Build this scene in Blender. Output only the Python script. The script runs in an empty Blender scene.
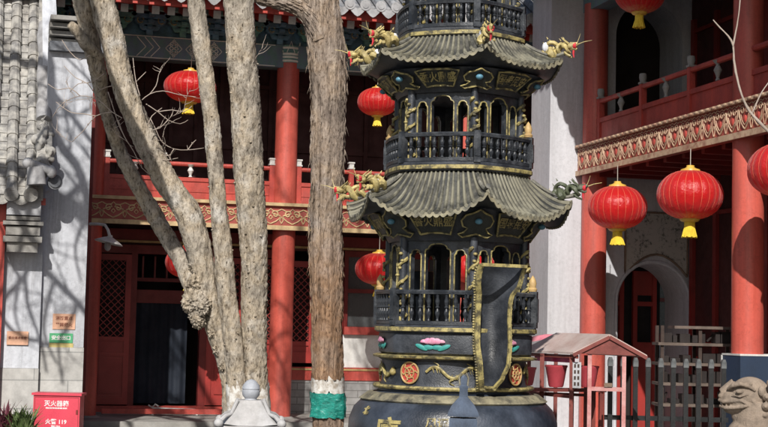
import bpy, math, random
from mathutils import Vector, Matrix, noise
random.seed(7)
PI = math.pi
R = math.radians
scene = bpy.context.scene
COL = scene.collection

# ------------------------------------------------------------------ camera model
YAW, PITCH, ROLL, FPX = R(15.0), math.atan(111.5/1500.0), R(1.3), 1500.0
EYE = Vector((0, 0, 1.6))
FW = Vector((math.sin(YAW)*math.cos(PITCH), math.cos(YAW)*math.cos(PITCH), math.sin(PITCH)))
R0 = Vector((math.cos(YAW), -math.sin(YAW), 0))
U0 = R0.cross(FW)
RT = R0*math.cos(ROLL) + U0*math.sin(ROLL)
UP = U0*math.cos(ROLL) - R0*math.sin(ROLL)
cam = bpy.data.cameras.new('camera'); camo = bpy.data.objects.new('camera', cam); COL.objects.link(camo)
cam.sensor_width = 36.0; cam.lens = 36.0*FPX/768.0; cam.clip_end = 2000; cam.clip_start = .1
m = Matrix((RT, UP, -FW)).transposed().to_4x4(); m.translation = EYE
camo.matrix_world = m
scene.camera = camo

def ray(px, py): return FW*FPX + RT*(px-384) - UP*(py-213.5)
def atY(px, py, Y): d = ray(px, py); return EYE + d*((Y-EYE.y)/d.y)
def atX(px, py, X): d = ray(px, py); return EYE + d*((X-EYE.x)/d.x)
def atD(px, py, D): return EYE + ray(px, py)*(D/FPX)

# ------------------------------------------------------------------ mesh builder
class MB:
    def __init__(s): s.v = []; s.f = []; s.m = []
    def add(s, vs, fs, mi=0):
        b = len(s.v); s.v += [tuple(p) for p in vs]; s.f += [tuple(b+i for i in f) for f in fs]; s.m += [mi]*len(fs); return s
    def box(s, x0, x1, y0, y1, z0, z1, mi=0, M=None):
        vs = [Vector(p) for p in ((x0,y0,z0),(x1,y0,z0),(x1,y1,z0),(x0,y1,z0),(x0,y0,z1),(x1,y0,z1),(x1,y1,z1),(x0,y1,z1))]
        if M: vs = [M @ p for p in vs]
        return s.add(vs, [(0,3,2,1),(4,5,6,7),(0,1,5,4),(1,2,6,5),(2,3,7,6),(3,0,4,7)], mi)
    def bar(s, a, b, w, h, mi=0, up=(0,0,1)):
        a = Vector(a); b = Vector(b); d = (b-a); L = d.length
        if L < 1e-6: return s
        d.normalize(); u = Vector(up)
        if abs(d.dot(u)) > .98: u = Vector((0,1,0))
        x = d.cross(u).normalized(); z = x.cross(d)
        c = []
        for p in (a, b):
            for sx, sz in ((-1,-1),(1,-1),(1,1),(-1,1)): c.append(p + x*(sx*w/2) + z*(sz*h/2))
        return s.add(c, [(0,1,2,3),(7,6,5,4),(0,4,5,1),(1,5,6,2),(2,6,7,3),(3,7,4,0)], mi)
    def tube(s, pts, rad, n=8, mi=0, cap=True, disp=None, flat=1.0):
        pts = [Vector(p) for p in pts]; k = len(pts)
        if not hasattr(rad, '__len__'): rad = [rad]*k
        rings = []; px = None
        for i, p in enumerate(pts):
            t = (pts[min(i+1, k-1)] - pts[max(i-1, 0)])
            if t.length < 1e-9: t = Vector((0,0,1))
            t.normalize()
            if px is None:
                px = t.orthogonal().normalized()
            px = (px - t*px.dot(t))
            if px.length < 1e-6: px = t.orthogonal()
            px.normalize(); py = t.cross(px)
            ring = []
            for j in range(n):
                a = 2*PI*j/n
                r = rad[i]
                q = px*math.cos(a) + py*math.sin(a)*flat
                if disp: r = r + disp(p + q*r, q, a, i)
                ring.append(p + q*r)
            rings.append(ring)
        vs = [q for r_ in rings for q in r_]; fs = []
        for i in range(k-1):
            for j in range(n):
                a = i*n+j; b = i*n+(j+1) % n
                fs.append((a, b, b+n, a+n))
        if cap: fs.append(tuple(range(n-1, -1, -1))); fs.append(tuple((k-1)*n + j for j in range(n)))
        return s.add(vs, fs, mi)
    def lathe(s, prof, n=24, c=(0,0,0), mi=0, rf=None, cap=True):
        cx, cy, cz = c; vs = []; fs = []; k = len(prof)
        for i, (r, z) in enumerate(prof):
            for j in range(n):
                a = 2*PI*j/n; q = r*(rf(a) if rf else 1)
                vs.append((cx+q*math.sin(a), cy-q*math.cos(a), cz+z))
        for i in range(k-1):
            for j in range(n):
                a = i*n+j; b = i*n+(j+1) % n
                fs.append((a, b, b+n, a+n))
        if cap: fs.append(tuple(range(n-1, -1, -1))); fs.append(tuple((k-1)*n + j for j in range(n)))
        return s.add(vs, fs, mi)
    def ell(s, c, r, nu=16, nv=10, mi=0, M=None):
        c = Vector(c)
        if not hasattr(r, '__len__'): r = (r, r, r)
        vs = []; fs = []
        for i in range(nv+1):
            t = PI*i/nv
            for j in range(nu):
                a = 2*PI*j/nu
                p = Vector((r[0]*math.sin(t)*math.cos(a), r[1]*math.sin(t)*math.sin(a), -r[2]*math.cos(t)))
                if M: p = M @ p
                vs.append(c+p)
        for i in range(nv):
            for j in range(nu):
                a = i*nu+j; b = i*nu+(j+1) % nu
                fs.append((a, b, b+nu, a+nu))
        return s.add(vs, fs, mi)
    def grid(s, fn, nu, nv, mi=0, flip=False):
        vs = [fn(i/nu, j/nv) for j in range(nv+1) for i in range(nu+1)]; fs = []
        for j in range(nv):
            for i in range(nu):
                a = j*(nu+1)+i
                q = (a, a+1, a+nu+2, a+nu+1)
                fs.append(q[::-1] if flip else q)
        return s.add(vs, fs, mi)
    def prism(s, poly, fn, mi=0):
        """poly: 2D outline; fn(u,v,t) -> point, t in (0,1)."""
        n = len(poly); vs = [fn(u, v, 0) for u, v in poly] + [fn(u, v, 1) for u, v in poly]
        fs = [tuple(range(n)), tuple(range(2*n-1, n-1, -1))] + [(i, i+n, (i+1) % n + n, (i+1) % n) for i in range(n)]
        return s.add(vs, fs, mi)

def chain_loc(p):
    o = Vector((0,0,0))
    while p is not None: o += p.location; p = p.parent
    return o
def tag(o, label=None, cat=None, group=None, kind=None):
    if label: o['label'] = label
    if cat: o['category'] = cat
    if group: o['group'] = group
    if kind: o['kind'] = kind
    return o
def build(name, mb, mats, parent=None, world=False, sharp=38, smooth=True):
    if not isinstance(mats, (list, tuple)): mats = [mats]
    me = bpy.data.meshes.new(name)
    off = Vector((0,0,0)); loc = Vector((0,0,0))
    if parent is not None:
        if world: off = chain_loc(parent)
    else:
        xs = [p[0] for p in mb.v]; ys = [p[1] for p in mb.v]; zs = [p[2] for p in mb.v]
        loc = Vector(((min(xs)+max(xs))/2, (min(ys)+max(ys))/2, min(zs))); off = loc
    me.from_pydata([(p[0]-off.x, p[1]-off.y, p[2]-off.z) for p in mb.v], [], mb.f)
    for mt in mats: me.materials.append(mt)
    if len(mats) > 1: me.polygons.foreach_set('material_index', mb.m)
    import bmesh
    bm = bmesh.new(); bm.from_mesh(me); bmesh.ops.recalc_face_normals(bm, faces=bm.faces); bm.to_mesh(me); bm.free()
    if smooth:
        me.polygons.foreach_set('use_smooth', [True]*len(me.polygons))
        me.set_sharp_from_angle(angle=R(sharp))
    me.update()
    o = bpy.data.objects.new(name, me); COL.objects.link(o); o.location = loc
    if parent is not None: o.parent = parent
    return o
def empty(name, loc=(0,0,0), rz=0):
    o = bpy.data.objects.new(name, None); COL.objects.link(o); o.location = loc; o.rotation_euler = (0,0,rz); o.empty_display_size = .2
    return o
def dup(o, parent=None, loc=None, rz=None):
    c = o.copy(); COL.objects.link(c); c.parent = parent
    if loc is not None: c.location = loc
    if rz is not None: c.rotation_euler = (0,0,rz)
    for ch in list(o.children): dup(ch, c)
    return c
def remesh(name, mb, mat, parent, voxel, smooth_it=2, world=False):
    o = build(name, mb, mat, parent, world)
    md = o.modifiers.new('r', 'REMESH'); md.mode = 'VOXEL'; md.voxel_size = voxel; md.use_smooth_shade = True
    sm = o.modifiers.new('s', 'SMOOTH'); sm.iterations = smooth_it; sm.factor = .6
    dg = bpy.context.evaluated_depsgraph_get(); dg.update()
    me = bpy.data.meshes.new_from_object(o.evaluated_get(dg)); o.modifiers.clear()
    old = o.data; o.data = me; bpy.data.meshes.remove(old)
    return o
def text_mb(txt, size, bold=.0, depth=.002, align='CENTER'):
    """text as a MB in the XZ plane (x right, z up), centred, facing -Y"""
    cu = bpy.data.curves.new('t', 'FONT'); cu.body = txt; cu.size = size; cu.align_x = align; cu.align_y = 'CENTER'
    cu.offset = bold; cu.extrude = depth/2; cu.resolution_u = 2
    o = bpy.data.objects.new('t', cu); COL.objects.link(o)
    dg = bpy.context.evaluated_depsgraph_get(); dg.update()
    me = o.evaluated_get(dg).to_mesh()
    mb = MB(); mb.add([(p.co.x, -p.co.z, p.co.y) for p in me.vertices], [tuple(f.vertices) for f in me.polygons])
    bpy.data.objects.remove(o); bpy.data.curves.remove(cu)
    return mb
def place_mb(dst, src, fn, mi=0):
    dst.add([fn(*p) for p in src.v], src.f, mi)

# ------------------------------------------------------------------ materials
def newmat(name):
    mt = bpy.data.materials.new(name); mt.use_nodes = True; nt = mt.node_tree
    b = nt.nodes['Principled BSDF']; return mt, nt, b
def N(nt, t, **kw):
    n = nt.nodes.new(t)
    for k, v in kw.items():
        if k in n.inputs: n.inputs[k].default_value = v
        else: setattr(n, k, v)
    return n
def noise_n(nt, vec, scale, detail=5, rough=.6):
    n = N(nt, 'ShaderNodeTexNoise', Scale=scale, Detail=detail, Roughness=rough); nt.links.new(vec, n.inputs['Vector']); return n
def ramp(nt, src, stops):
    r = nt.nodes.new('ShaderNodeValToRGB'); nt.links.new(src, r.inputs[0]); e = r.color_ramp.elements
    while len(e) > 1: e.remove(e[-1])
    e[0].position = stops[0][0]; e[0].color = tuple(stops[0][1])+(1,)
    for p, c in stops[1:]: q = e.new(p); q.color = tuple(c)+(1,)
    return r
def mixc(nt, fac, a, b, mode='MIX'):
    n = nt.nodes.new('ShaderNodeMix'); n.data_type = 'RGBA'; n.blend_type = mode
    for s_, v in ((0, fac), (6, a), (7, b)):
        if hasattr(v, 'links') or hasattr(v, 'is_linked'): nt.links.new(v, n.inputs[s_])
        else: n.inputs[s_].default_value = v if not hasattr(v, '__len__') else tuple(v)+(1,)
    return n.outputs[2]
def coords(nt, sc=(1,1,1), kind='Object'):
    tc = nt.nodes.new('ShaderNodeTexCoord'); mp = nt.nodes.new('ShaderNodeMapping'); mp.inputs['Scale'].default_value = sc
    nt.links.new(tc.outputs[kind], mp.inputs['Vector']); return mp.outputs[0]
def bumpn(nt, b, h, strength, dist=.01):
    bp = N(nt, 'ShaderNodeBump', Strength=strength, Distance=dist); nt.links.new(h, bp.inputs['Height']); nt.links.new(bp.outputs[0], b.inputs['Normal'])
def paint(name, c, c2=None, scale=3.0, rough=.5, amount=.5, bump=.15, fine=60, metallic=0, streak=False, lo=.42, hi=.68, spec=.5, drip=0):
    """base colour worn towards c2 in patches; fine grain bump"""
    mt, nt, b = newmat(name)
    v = coords(nt, (1,1,.22) if streak else (1,1,1))
    n1 = noise_n(nt, v, scale, 6, .65)
    c2 = c2 or tuple(x*.7 for x in c)
    r = ramp(nt, n1.outputs['Fac'], [(lo, (0,0,0)), (hi, (amount,)*3)])
    col = mixc(nt, r.outputs[0], c, c2)
    n2 = noise_n(nt, coords(nt), fine, 3, .6)
    r2 = ramp(nt, n2.outputs['Fac'], [(.3, (.93,)*3), (.7, (1.05,)*3)])
    col = mixc(nt, 1.0, col, r2.outputs[0], 'MULTIPLY')
    n4 = noise_n(nt, coords(nt, (1.3,1,.5)), scale*.45, 3, .5); r4 = ramp(nt, n4.outputs['Fac'], [(.35, (.82,.80,.78)), (.6, (1.04,1.04,1.04))]); col = mixc(nt, 1.0, col, r4.outputs[0], 'MULTIPLY')
    if drip:
        n6 = noise_n(nt, coords(nt, (7,7,.35)), 1.6, 6, .7); r6 = ramp(nt, n6.outputs['Fac'], [(.42, (1,1,1)), (.56, (1-.25*drip,)*3), (.62, (1-.5*drip, 1-.52*drip, 1-.54*drip)), (.66, (1,1,1))]); col = mixc(nt, 1.0, col, r6.outputs[0], 'MULTIPLY')
        n7 = noise_n(nt, coords(nt, (1,1,1)), 1.7, 9, .75); r7 = ramp(nt, n7.outputs['Fac'], [(.492, (1,1,1)), (.5, (1-.7*drip,)*3), (.508, (1,1,1))]); col = mixc(nt, 1.0, col, r7.outputs[0], 'MULTIPLY')
    nt.links.new(col, b.inputs['Base Color']); b.inputs['Roughness'].default_value = rough;
    rgh = N(nt, 'ShaderNodeMapRange'); nt.links.new(n1.outputs['Fac'], rgh.inputs[0]); rgh.inputs[1].default_value = .3; rgh.inputs[2].default_value = .7; rgh.inputs[3].default_value = rough*.8; rgh.inputs[4].default_value = min(1, rough*1.35); nt.links.new(rgh.outputs[0], b.inputs['Roughness']); b.inputs['Metallic'].default_value = metallic
    b.inputs['Specular IOR Level'].default_value = spec
    if bump: bumpn(nt, b, n2.outputs['Fac'], bump, .008)
    return mt

M = {}
M['red'] = paint('red_lacquer', (.56,.082,.062), (.38,.065,.052), 3.5, .45, .9, .2, 40, drip=.35)
M['red_col'] = paint('column_red', (.64,.115,.082), (.47,.10,.078), 2.6, .40, 1.0, .2, 30, streak=True, lo=.40, hi=.66, drip=.4)
M['red_dark'] = paint('dark_red_lacquer', (.24,.024,.02), (.13,.016,.015), 3, .45, .6, .1, 40)
M['red_door'] = paint('door_red', (.40,.045,.038), (.24,.035,.03), 2.5, .42, .7, .1, 40)
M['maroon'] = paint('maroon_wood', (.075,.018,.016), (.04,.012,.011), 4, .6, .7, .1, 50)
M['gold'] = paint('old_gold_paint', (.58,.40,.17), (.34,.22,.10), 9, .5, .8, .2, 90)
M['cream'] = paint('cream_gold_trim', (.66,.50,.27), (.42,.28,.16), 7, .55, .8, .2, 90)
M['cream_pink'] = paint('faded_gilt', (.60,.43,.29), (.36,.17,.12), 9, .55, .9, .3, 90, lo=.45, hi=.65)
M['fascia_red'] = paint('fascia_red', (.40,.085,.065), (.27,.07,.06), 6, .55, .7, .15, 60)
M['white_wall'] = paint('white_plaster', (.61,.63,.68), (.43,.45,.49), 1.1, .85, .9, .3, 25, streak=True, drip=.4)
M['white_old'] = paint('grey_white_plaster', (.50,.51,.54), (.34,.35,.37), 2.2, .85, .8, .3, 25)
M['end_wall'] = paint('grey_blue_plaster', (.60,.61,.65), (.47,.48,.52), .8, .8, .7, .12, 22, streak=True, drip=.3)
M['stone'] = paint('grey_stone', (.36,.35,.33), (.22,.215,.20), 3, .85, .8, .4, 40)
M['marble'] = paint('white_marble', (.52,.52,.53), (.34,.34,.34), 6, .6, .7, .3, 50)
M['marble_grey'] = paint('blue_grey_marble', (.36,.38,.42), (.26,.27,.29), 9, .6, .7, .3, 60)
M['tile_hall'] = paint('hall_roof_tile', (.15,.16,.18), (.36,.36,.37), 6, .8, .9, .4, 45, lo=.42, hi=.62)
M['tile'] = paint('grey_roof_tile', (.21,.205,.20), (.47,.455,.42), 6, .85, .95, .6, 45, lo=.40, hi=.60)
M['tile_dark'] = paint('dark_roof_tile', (.13,.14,.16), (.27,.28,.30), 5, .8, .8, .4, 40)
M['drip'] = paint('pale_drip_tile', (.42,.42,.43), (.26,.26,.27), 8, .8, .7, .3, 50)
M['rafter_end'] = paint('rafter_end_white', (.60,.62,.60), (.42,.44,.43), 8, .6, .7, .1, 50)
M['green_paint'] = paint('painted_beam_green', (.13,.24,.22), (.16,.21,.28), 7, .6, .9, .1, 50, lo=.4, hi=.55)
M['line_pale'] = paint('painted_line_pale', (.78,.78,.70), (.62,.64,.60), 9, .6, .8, .0, 50)
M['bracket_green'] = paint('bracket_green', (.20,.45,.36), (.10,.20,.22), 6, .6, .9, .1, 40, lo=.4, hi=.6)
M['bracket_blue'] = paint('bracket_blue', (.15,.30,.42), (.10,.18,.20), 6, .6, .9, .1, 40, lo=.4, hi=.6)
M['iron'] = paint('black_cast_iron', (.022,.026,.034), (.085,.095,.115), 5, .42, .8, .35, 70, lo=.42, hi=.72, spec=.6)
M['iron_blue'] = paint('blue_grey_iron', (.022,.026,.033), (.115,.125,.14), 7, .36, .8, .35, 60, lo=.46, hi=.70)
M['iron_pot'] = paint('pot_iron', (.018,.024,.036), (.09,.11,.15), 2.6, .36, .75, .3, 55, lo=.42, hi=.75, spec=.7)
M['iron_tile'] = paint('dusty_iron_tile', (.055,.056,.052), (.27,.26,.215), 6.5, .6, .95, .4, 60, lo=.36, hi=.60)
M['iron_pan'] = paint('dark_iron_pan', (.035,.037,.036), (.13,.125,.105), 7, .6, .9, .4, 60, lo=.42, hi=.65)
M['iron_ridge'] = paint('dusty_iron_ridge', (.05,.05,.043), (.25,.24,.18), 5, .6, .95, .4, 60, lo=.36, hi=.56)
M['iron_edge'] = paint('dusty_iron_edge', (.075,.073,.062), (.33,.30,.20), 9, .6, .95, .3, 60, lo=.35, hi=.6)
M['gold_dull'] = paint('dull_gold_paint', (.42,.35,.14), (.07,.065,.045), 14, .45, .95, .5, 80, lo=.46, hi=.62)
M['gold_line'] = paint('gold_line_paint', (.44,.37,.15), (.06,.055,.04), 16, .42, .9, .4, 80, lo=.44, hi=.60)
M['dragon'] = paint('yellow_dragon_paint', (.55,.45,.19), (.24,.20,.10), 18, .5, .95, .4, 80)
M['dragon_shaded'] = paint('shaded_dragon_paint', (.10,.115,.07), (.05,.06,.04), 14, .5, .8, .4, 80)  # darker copy of the dragon paint, shade put into its colour
M['plaque'] = paint('plaque_dark', (.045,.05,.045), (.02,.022,.02), 12, .5, .8, .3, 60)
M['red_cord'] = paint('red_ribbon', (.62,.03,.045), (.4,.02,.03), 12, .6, .6, .1, 60)
M['white_rag'] = paint('white_rag', (.7,.72,.78), None, 12, .8, .4, .2, 60)
M['pink'] = paint('lotus_pink', (.72,.26,.42), (.75,.5,.6), 25, .5, .7, .1, 60)
M['teal'] = paint('lotus_teal', (.05,.36,.32), (.03,.22,.22), 15, .5, .7, .1, 60)
M['blue_bead'] = paint('blue_bead', (.12,.30,.42), None, 15, .4, .5, .1, 60)
M['navy'] = paint('navy_curtain', (.020,.028,.045), (.012,.017,.028), 2, .85, .6, .1, 60)
M['black'] = paint('interior_black', (.018,.012,.011), None, 2, .8, .5, .0, 60)
M['glass_grey'] = paint('dusty_pane', (.10,.11,.115), (.05,.055,.06), 1.5, .25, .8, .0, 60)
M['wood'] = paint('brown_wood', (.24,.17,.12), (.14,.10,.075), 6, .7, .8, .3, 60)
M['rack_wood'] = paint('greyed_brown_board', (.14,.105,.085), (.08,.06,.05), 6, .7, .8, .3, 60)
M['wood_dark'] = paint('dark_wood', (.05,.028,.02), (.03,.018,.014), 6, .6, .8, .2, 60)
M['rib'] = paint('orange_red_rib', (.72,.16,.09), None, 20, .4, .3, 0, 60)
M['fence'] = paint('dark_green_metal', (.006,.007,.008), (.018,.02,.022), 5, .45, .7, .2, 60)
M['pink_metal'] = paint('faded_pink_paint', (.60,.33,.32), (.45,.17,.16), 7, .5, .9, .2, 60, lo=.4, hi=.6)
M['kiosk_roof'] = paint('faded_roof_sheet', (.55,.46,.43), (.42,.28,.25), 4, .4, .8, .15, 50)
M['kiosk_red'] = paint('kiosk_dark_red', (.22,.05,.04), (.12,.03,.025), 6, .55, .8, .2, 50)
M['bucket'] = paint('red_bucket', (.50,.07,.09), (.35,.05,.06), 6, .4, .7, .1, 50)
M['magenta'] = paint('magenta_plastic', (.70,.06,.22), None, 6, .4, .5, .1, 50)
M['blue_cloth'] = paint('navy_blue_board', (.022,.042,.085), (.016,.03,.06), 3, .6, .6, .1, 50)
M['white_paint'] = paint('white_paint', (.72,.72,.70), (.5,.5,.48), 8, .5, .6, .1, 50)
M['box_red'] = paint('box_red', (.72,.075,.12), (.62,.06,.09), 3, .3, .5, .03, 50)
M['orange'] = paint('orange_notice', (.72,.42,.28), (.6,.36,.26), 10, .5, .6, .05, 50)
M['notice_green'] = paint('green_notice', (.09,.42,.20), None, 10, .5, .4, .05, 50)
M['notice_yellow'] = paint('yellow_notice', (.6,.5,.2), None, 10, .5, .4, .05, 50)
M['ink'] = paint('brown_ink', (.28,.10,.06), None, 10, .6, .3, 0, 50)
M['white_ink'] = paint('white_ink', (.8,.78,.78), None, 10, .5, .2, 0, 50)
M['lion'] = paint('sandstone', (.31,.245,.19), (.16,.13,.105), 9, .85, .8, .8, 70)
M['ground'] = paint('stone_paving', (.24,.235,.22), (.16,.155,.15), .8, .9, .8, .3, 20)
M['lime'] = paint('limewash', (.70,.69,.66), (.40,.35,.29), 18, .85, .95, .5, 50, lo=.45, hi=.6)
M['leaf'] = paint('leaf_green', (.09,.15,.045), (.2,.24,.1), 8, .6, .8, .0, 50)
M['leaf_red'] = paint('leaf_purple', (.14,.03,.05), None, 8, .6, .6, .0, 50)

M['iron_burner'] = paint('burner_blue_grey', (.10,.13,.185), (.055,.07,.10), 8, .5, .8, .3, 60)
M['pink_roof'] = paint('pink_roof_sheet', (.72,.22,.30), (.6,.3,.3), 5, .5, .6, .1, 50)
M['fence_cap'] = paint('pale_picket_cap', (.13,.14,.145), (.03,.035,.038), 14, .5, .9, .2, 60)
def bark(name, a, b_, dark, sc=(1,1,.18), ns=14, crack=.5, knots=True, foot=False):
    mt, nt, b = newmat(name)
    v = coords(nt, sc)
    n1 = noise_n(nt, v, ns, 8, .7)
    n0 = noise_n(nt, coords(nt), 2.2, 4, .6)
    r = ramp(nt, n1.outputs['Fac'], [(.30, dark), (.43, tuple(x*.7 for x in a)), (.52, a), (.72, b_)])
    r0 = ramp(nt, n0.outputs['Fac'], [(.32, (.70,.66,.62)), (.46, (.98,.93,.86)), (.55, (1.0,.90,.76)), (.68, (1.14,1.14,1.14))])
    c = mixc(nt, 1.0, r.outputs[0], r0.outputs[0], 'MULTIPLY')
    n5 = noise_n(nt, coords(nt, (1,1,.5)), 48, 4, .7); r5 = ramp(nt, n5.outputs['Fac'], [(.36, (.38,.34,.30)), (.45, (.95,.94,.92)), (.7, (1.1,1.1,1.1))]); c = mixc(nt, .85, c, mixc(nt, 1.0, c, r5.outputs[0], 'MULTIPLY'))
    vo = N(nt, 'ShaderNodeTexVoronoi', Scale=22.0); nt.links.new(coords(nt, (1,1,.45)), vo.inputs['Vector'])
    if knots:
        rk = ramp(nt, vo.outputs['Distance'], [(.10, (.22,.2,.18)), (.22, (1,1,1))])
        nk = noise_n(nt, coords(nt), 9, 2, .5); rm = ramp(nt, nk.outputs['Fac'], [(.46, (1,1,1)), (.52, (0,0,0))])
        k = mixc(nt, rm.outputs[0], rk.outputs[0], (1,1,1))
        c = mixc(nt, 1.0, c, k, 'MULTIPLY')
    if foot:
        sp = nt.nodes.new('ShaderNodeSeparateXYZ'); nt.links.new(coords(nt), sp.inputs[0]); mr = N(nt, 'ShaderNodeMapRange'); nt.links.new(sp.outputs[2], mr.inputs[0])
        mr.inputs[1].default_value = 2.7; mr.inputs[2].default_value = 1.9; mr.inputs[3].default_value = .1; mr.inputs[4].default_value = .9
        mm = N(nt, 'ShaderNodeMath', operation='MULTIPLY'); nt.links.new(mr.outputs[0], mm.inputs[0]); rq = ramp(nt, n0.outputs['Fac'], [(.35, (.5,)*3), (.55, (1,)*3)]); nt.links.new(rq.outputs[0], mm.inputs[1])
        c = mixc(nt, mm.outputs[0], c, mixc(nt, 1.0, c, (.92,.70,.54), 'MULTIPLY'))
    nt.links.new(c, b.inputs['Base Color']); b.inputs['Roughness'].default_value = .9; b.inputs['Specular IOR Level'].default_value = .2
    bumpn(nt, b, n1.outputs['Fac'], 1.0, .035*crack*2)
    return mt
M['bark'] = bark('pale_bark', (.52,.485,.435), (.74,.71,.66), (.085,.07,.058), (1,1,.35), 16, .8)
M['bark_shag'] = bark('shaggy_bark', (.43,.375,.34), (.68,.625,.575), (.10,.08,.068), (1,1,.09), 20, .8, False, True)
M['bark_twig'] = paint('twig_bark', (.42,.35,.30), (.28,.22,.18), 9, .85, .6, .2, 40)

def brickmat(name, c1, c2, mort, w, h, bump=.3):
    mt, nt, b = newmat(name)
    tc = nt.nodes.new('ShaderNodeTexCoord'); sp = nt.nodes.new('ShaderNodeSeparateXYZ'); cb = nt.nodes.new('ShaderNodeCombineXYZ')
    nt.links.new(tc.outputs['Object'], sp.inputs[0]); nt.links.new(sp.outputs[0], cb.inputs[0]); nt.links.new(sp.outputs[2], cb.inputs[1])
    br = nt.nodes.new('ShaderNodeTexBrick'); nt.links.new(cb.outputs[0], br.inputs['Vector'])
    br.inputs['Color1'].default_value = c1+(1,); br.inputs['Color2'].default_value = c2+(1,); br.inputs['Mortar'].default_value = mort+(1,)
    br.inputs['Scale'].default_value = 1; br.inputs['Brick Width'].default_value = w; br.inputs['Row Height'].default_value = h; br.inputs['Mortar Size'].default_value = .008
    n = noise_n(nt, tc.outputs['Object'], 5, 6, .7); r = ramp(nt, n.outputs['Fac'], [(.3, (.72,)*3), (.7, (1.15,)*3)])
    nt.links.new(mixc(nt, 1.0, br.outputs['Color'], r.outputs[0], 'MULTIPLY'), b.inputs['Base Color']); b.inputs['Roughness'].default_value = .85
    bumpn(nt, b, br.outputs['Fac'], -bump, .01)
    return mt
M['brick'] = brickmat('grey_brick', (.27,.265,.26), (.34,.335,.33), (.17,.165,.16), .42, .12)
M['ashlar'] = brickmat('pale_ashlar', (.50,.49,.47), (.44,.43,.41), (.3,.3,.29), .9, .38)

def lantern_mat():
    mt, nt, b = newmat('lantern_silk')
    tc = nt.nodes.new('ShaderNodeTexCoord'); sp = nt.nodes.new('ShaderNodeSeparateXYZ'); nt.links.new(tc.outputs['Object'], sp.inputs[0])
    at = N(nt, 'ShaderNodeMath', operation='ARCTAN2'); nt.links.new(sp.outputs[0], at.inputs[0]); nt.links.new(sp.outputs[1], at.inputs[1])
    ml = N(nt, 'ShaderNodeMath', operation='MULTIPLY'); nt.links.new(at.outputs[0], ml.inputs[0]); ml.inputs[1].default_value = 12/PI
    sn = N(nt, 'ShaderNodeMath', operation='PINGPONG'); nt.links.new(ml.outputs[0], sn.inputs[0]); sn.inputs[1].default_value = .5
    rr = ramp(nt, sn.outputs[0], [(0, (.66,.10,.06)), (.03, (.66,.08,.05)), (.06, (.68,.018,.018)), (1, (.70,.016,.02))])
    # printed gold petals round the bottom opening
    zr = ramp(nt, sp.outputs[2], [(0, (1,1,1))]); 
    mr = N(nt, 'ShaderNodeMapRange'); nt.links.new(sp.outputs[2], mr.inputs[0]); mr.inputs[1].default_value = -.30; mr.inputs[2].default_value = -.22; mr.inputs[3].default_value = 1; mr.inputs[4].default_value = 0
    nz = noise_n(nt, tc.outputs['Object'], 22, 3, .6)
    mm = N(nt, 'ShaderNodeMath', operation='MULTIPLY'); nt.links.new(mr.outputs[0], mm.inputs[0]); 
    rz = ramp(nt, nz.outputs['Fac'], [(.44, (0,0,0)), (.52, (1,1,1))]); nt.links.new(rz.outputs[0], mm.inputs[1])
    nt.links.new(mixc(nt, mm.outputs[0], rr.outputs[0], (.72,.40,.10)), b.inputs['Base Color'])
    b.inputs['Roughness'].default_value = .36; b.inputs['Sheen Weight'].default_value = .3
    b.inputs['Specular IOR Level'].default_value = .6
    b.inputs['Anisotropic'].default_value = .6
    n2 = noise_n(nt, tc.outputs['Object'], 9, 5, .6); bumpn(nt, b, n2.outputs['Fac'], .7, .03)
    # silk lets light through
    tr = N(nt, 'ShaderNodeBsdfTranslucent'); tr.inputs[0].default_value = (.9,.03,.02,1)
    mx = N(nt, 'ShaderNodeMixShader'); mx.inputs[0].default_value = .42
    out = nt.nodes['Material Output']; nt.links.new(b.outputs[0], mx.inputs[1]); nt.links.new(tr.outputs[0], mx.inputs[2]); nt.links.new(mx.outputs[0], out.inputs[0])
    return mt
M['silk'] = lantern_mat()
M['lantern_gold'] = paint('lantern_gold', (.80,.52,.10), (.65,.38,.08), 20, .35, .6, .2, 60)
M['tassel'] = paint('yellow_tassel', (.88,.66,.06), (.75,.5,.04), 30, .6, .6, .4, 120)
M['string'] = paint('pale_cord', (.45,.42,.38), None, 20, .8, .3, 0, 60)
def tapemat():
    mt, nt, b = newmat('green_tape'); v = coords(nt, (1,1,2.2)); n = noise_n(nt, v, 14, 6, .7)
    r = ramp(nt, n.outputs['Fac'], [(.35, (.01,.19,.15)), (.6, (.02,.36,.29)), (.7, (.25,.55,.5))])
    nt.links.new(r.outputs[0], b.inputs['Base Color']); b.inputs['Roughness'].default_value = .25; bumpn(nt, b, n.outputs['Fac'], .9, .03); return mt
M['tape'] = tapemat()

# ------------------------------------------------------------------ light
SUN = Vector((.38, 1.0, -.80)).normalized()
w = bpy.data.worlds.new('World'); scene.world = w; w.use_nodes = True; nt = w.node_tree
bg = nt.nodes['Background']; sky = nt.nodes.new('ShaderNodeTexSky'); sky.sky_type = 'NISHITA'; sky.sun_disc = False
sky.sun_elevation = math.asin(-SUN.z); sky.sun_rotation = math.atan2(-SUN.x, -SUN.y)
sky.air_density = 1.0; sky.dust_density = 1.5
nt.links.new(sky.outputs[0], bg.inputs[0]); bg.inputs[1].default_value = .075
sl = bpy.data.lights.new('sun', 'SUN'); sl.energy = 5.0; sl.angle = R(.5); sl.color = (1, .955, .89)
so = bpy.data.objects.new('sun', sl); COL.objects.link(so); so.rotation_euler = (-SUN).to_track_quat('Z', 'Y').to_euler(); so.location = (-6,-12,14)
vs = scene.view_settings; vs.view_transform = 'Standard'; vs.look = 'None'; vs.exposure = -.03; vs.gamma = 1; vs.use_curve_mapping = False

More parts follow.
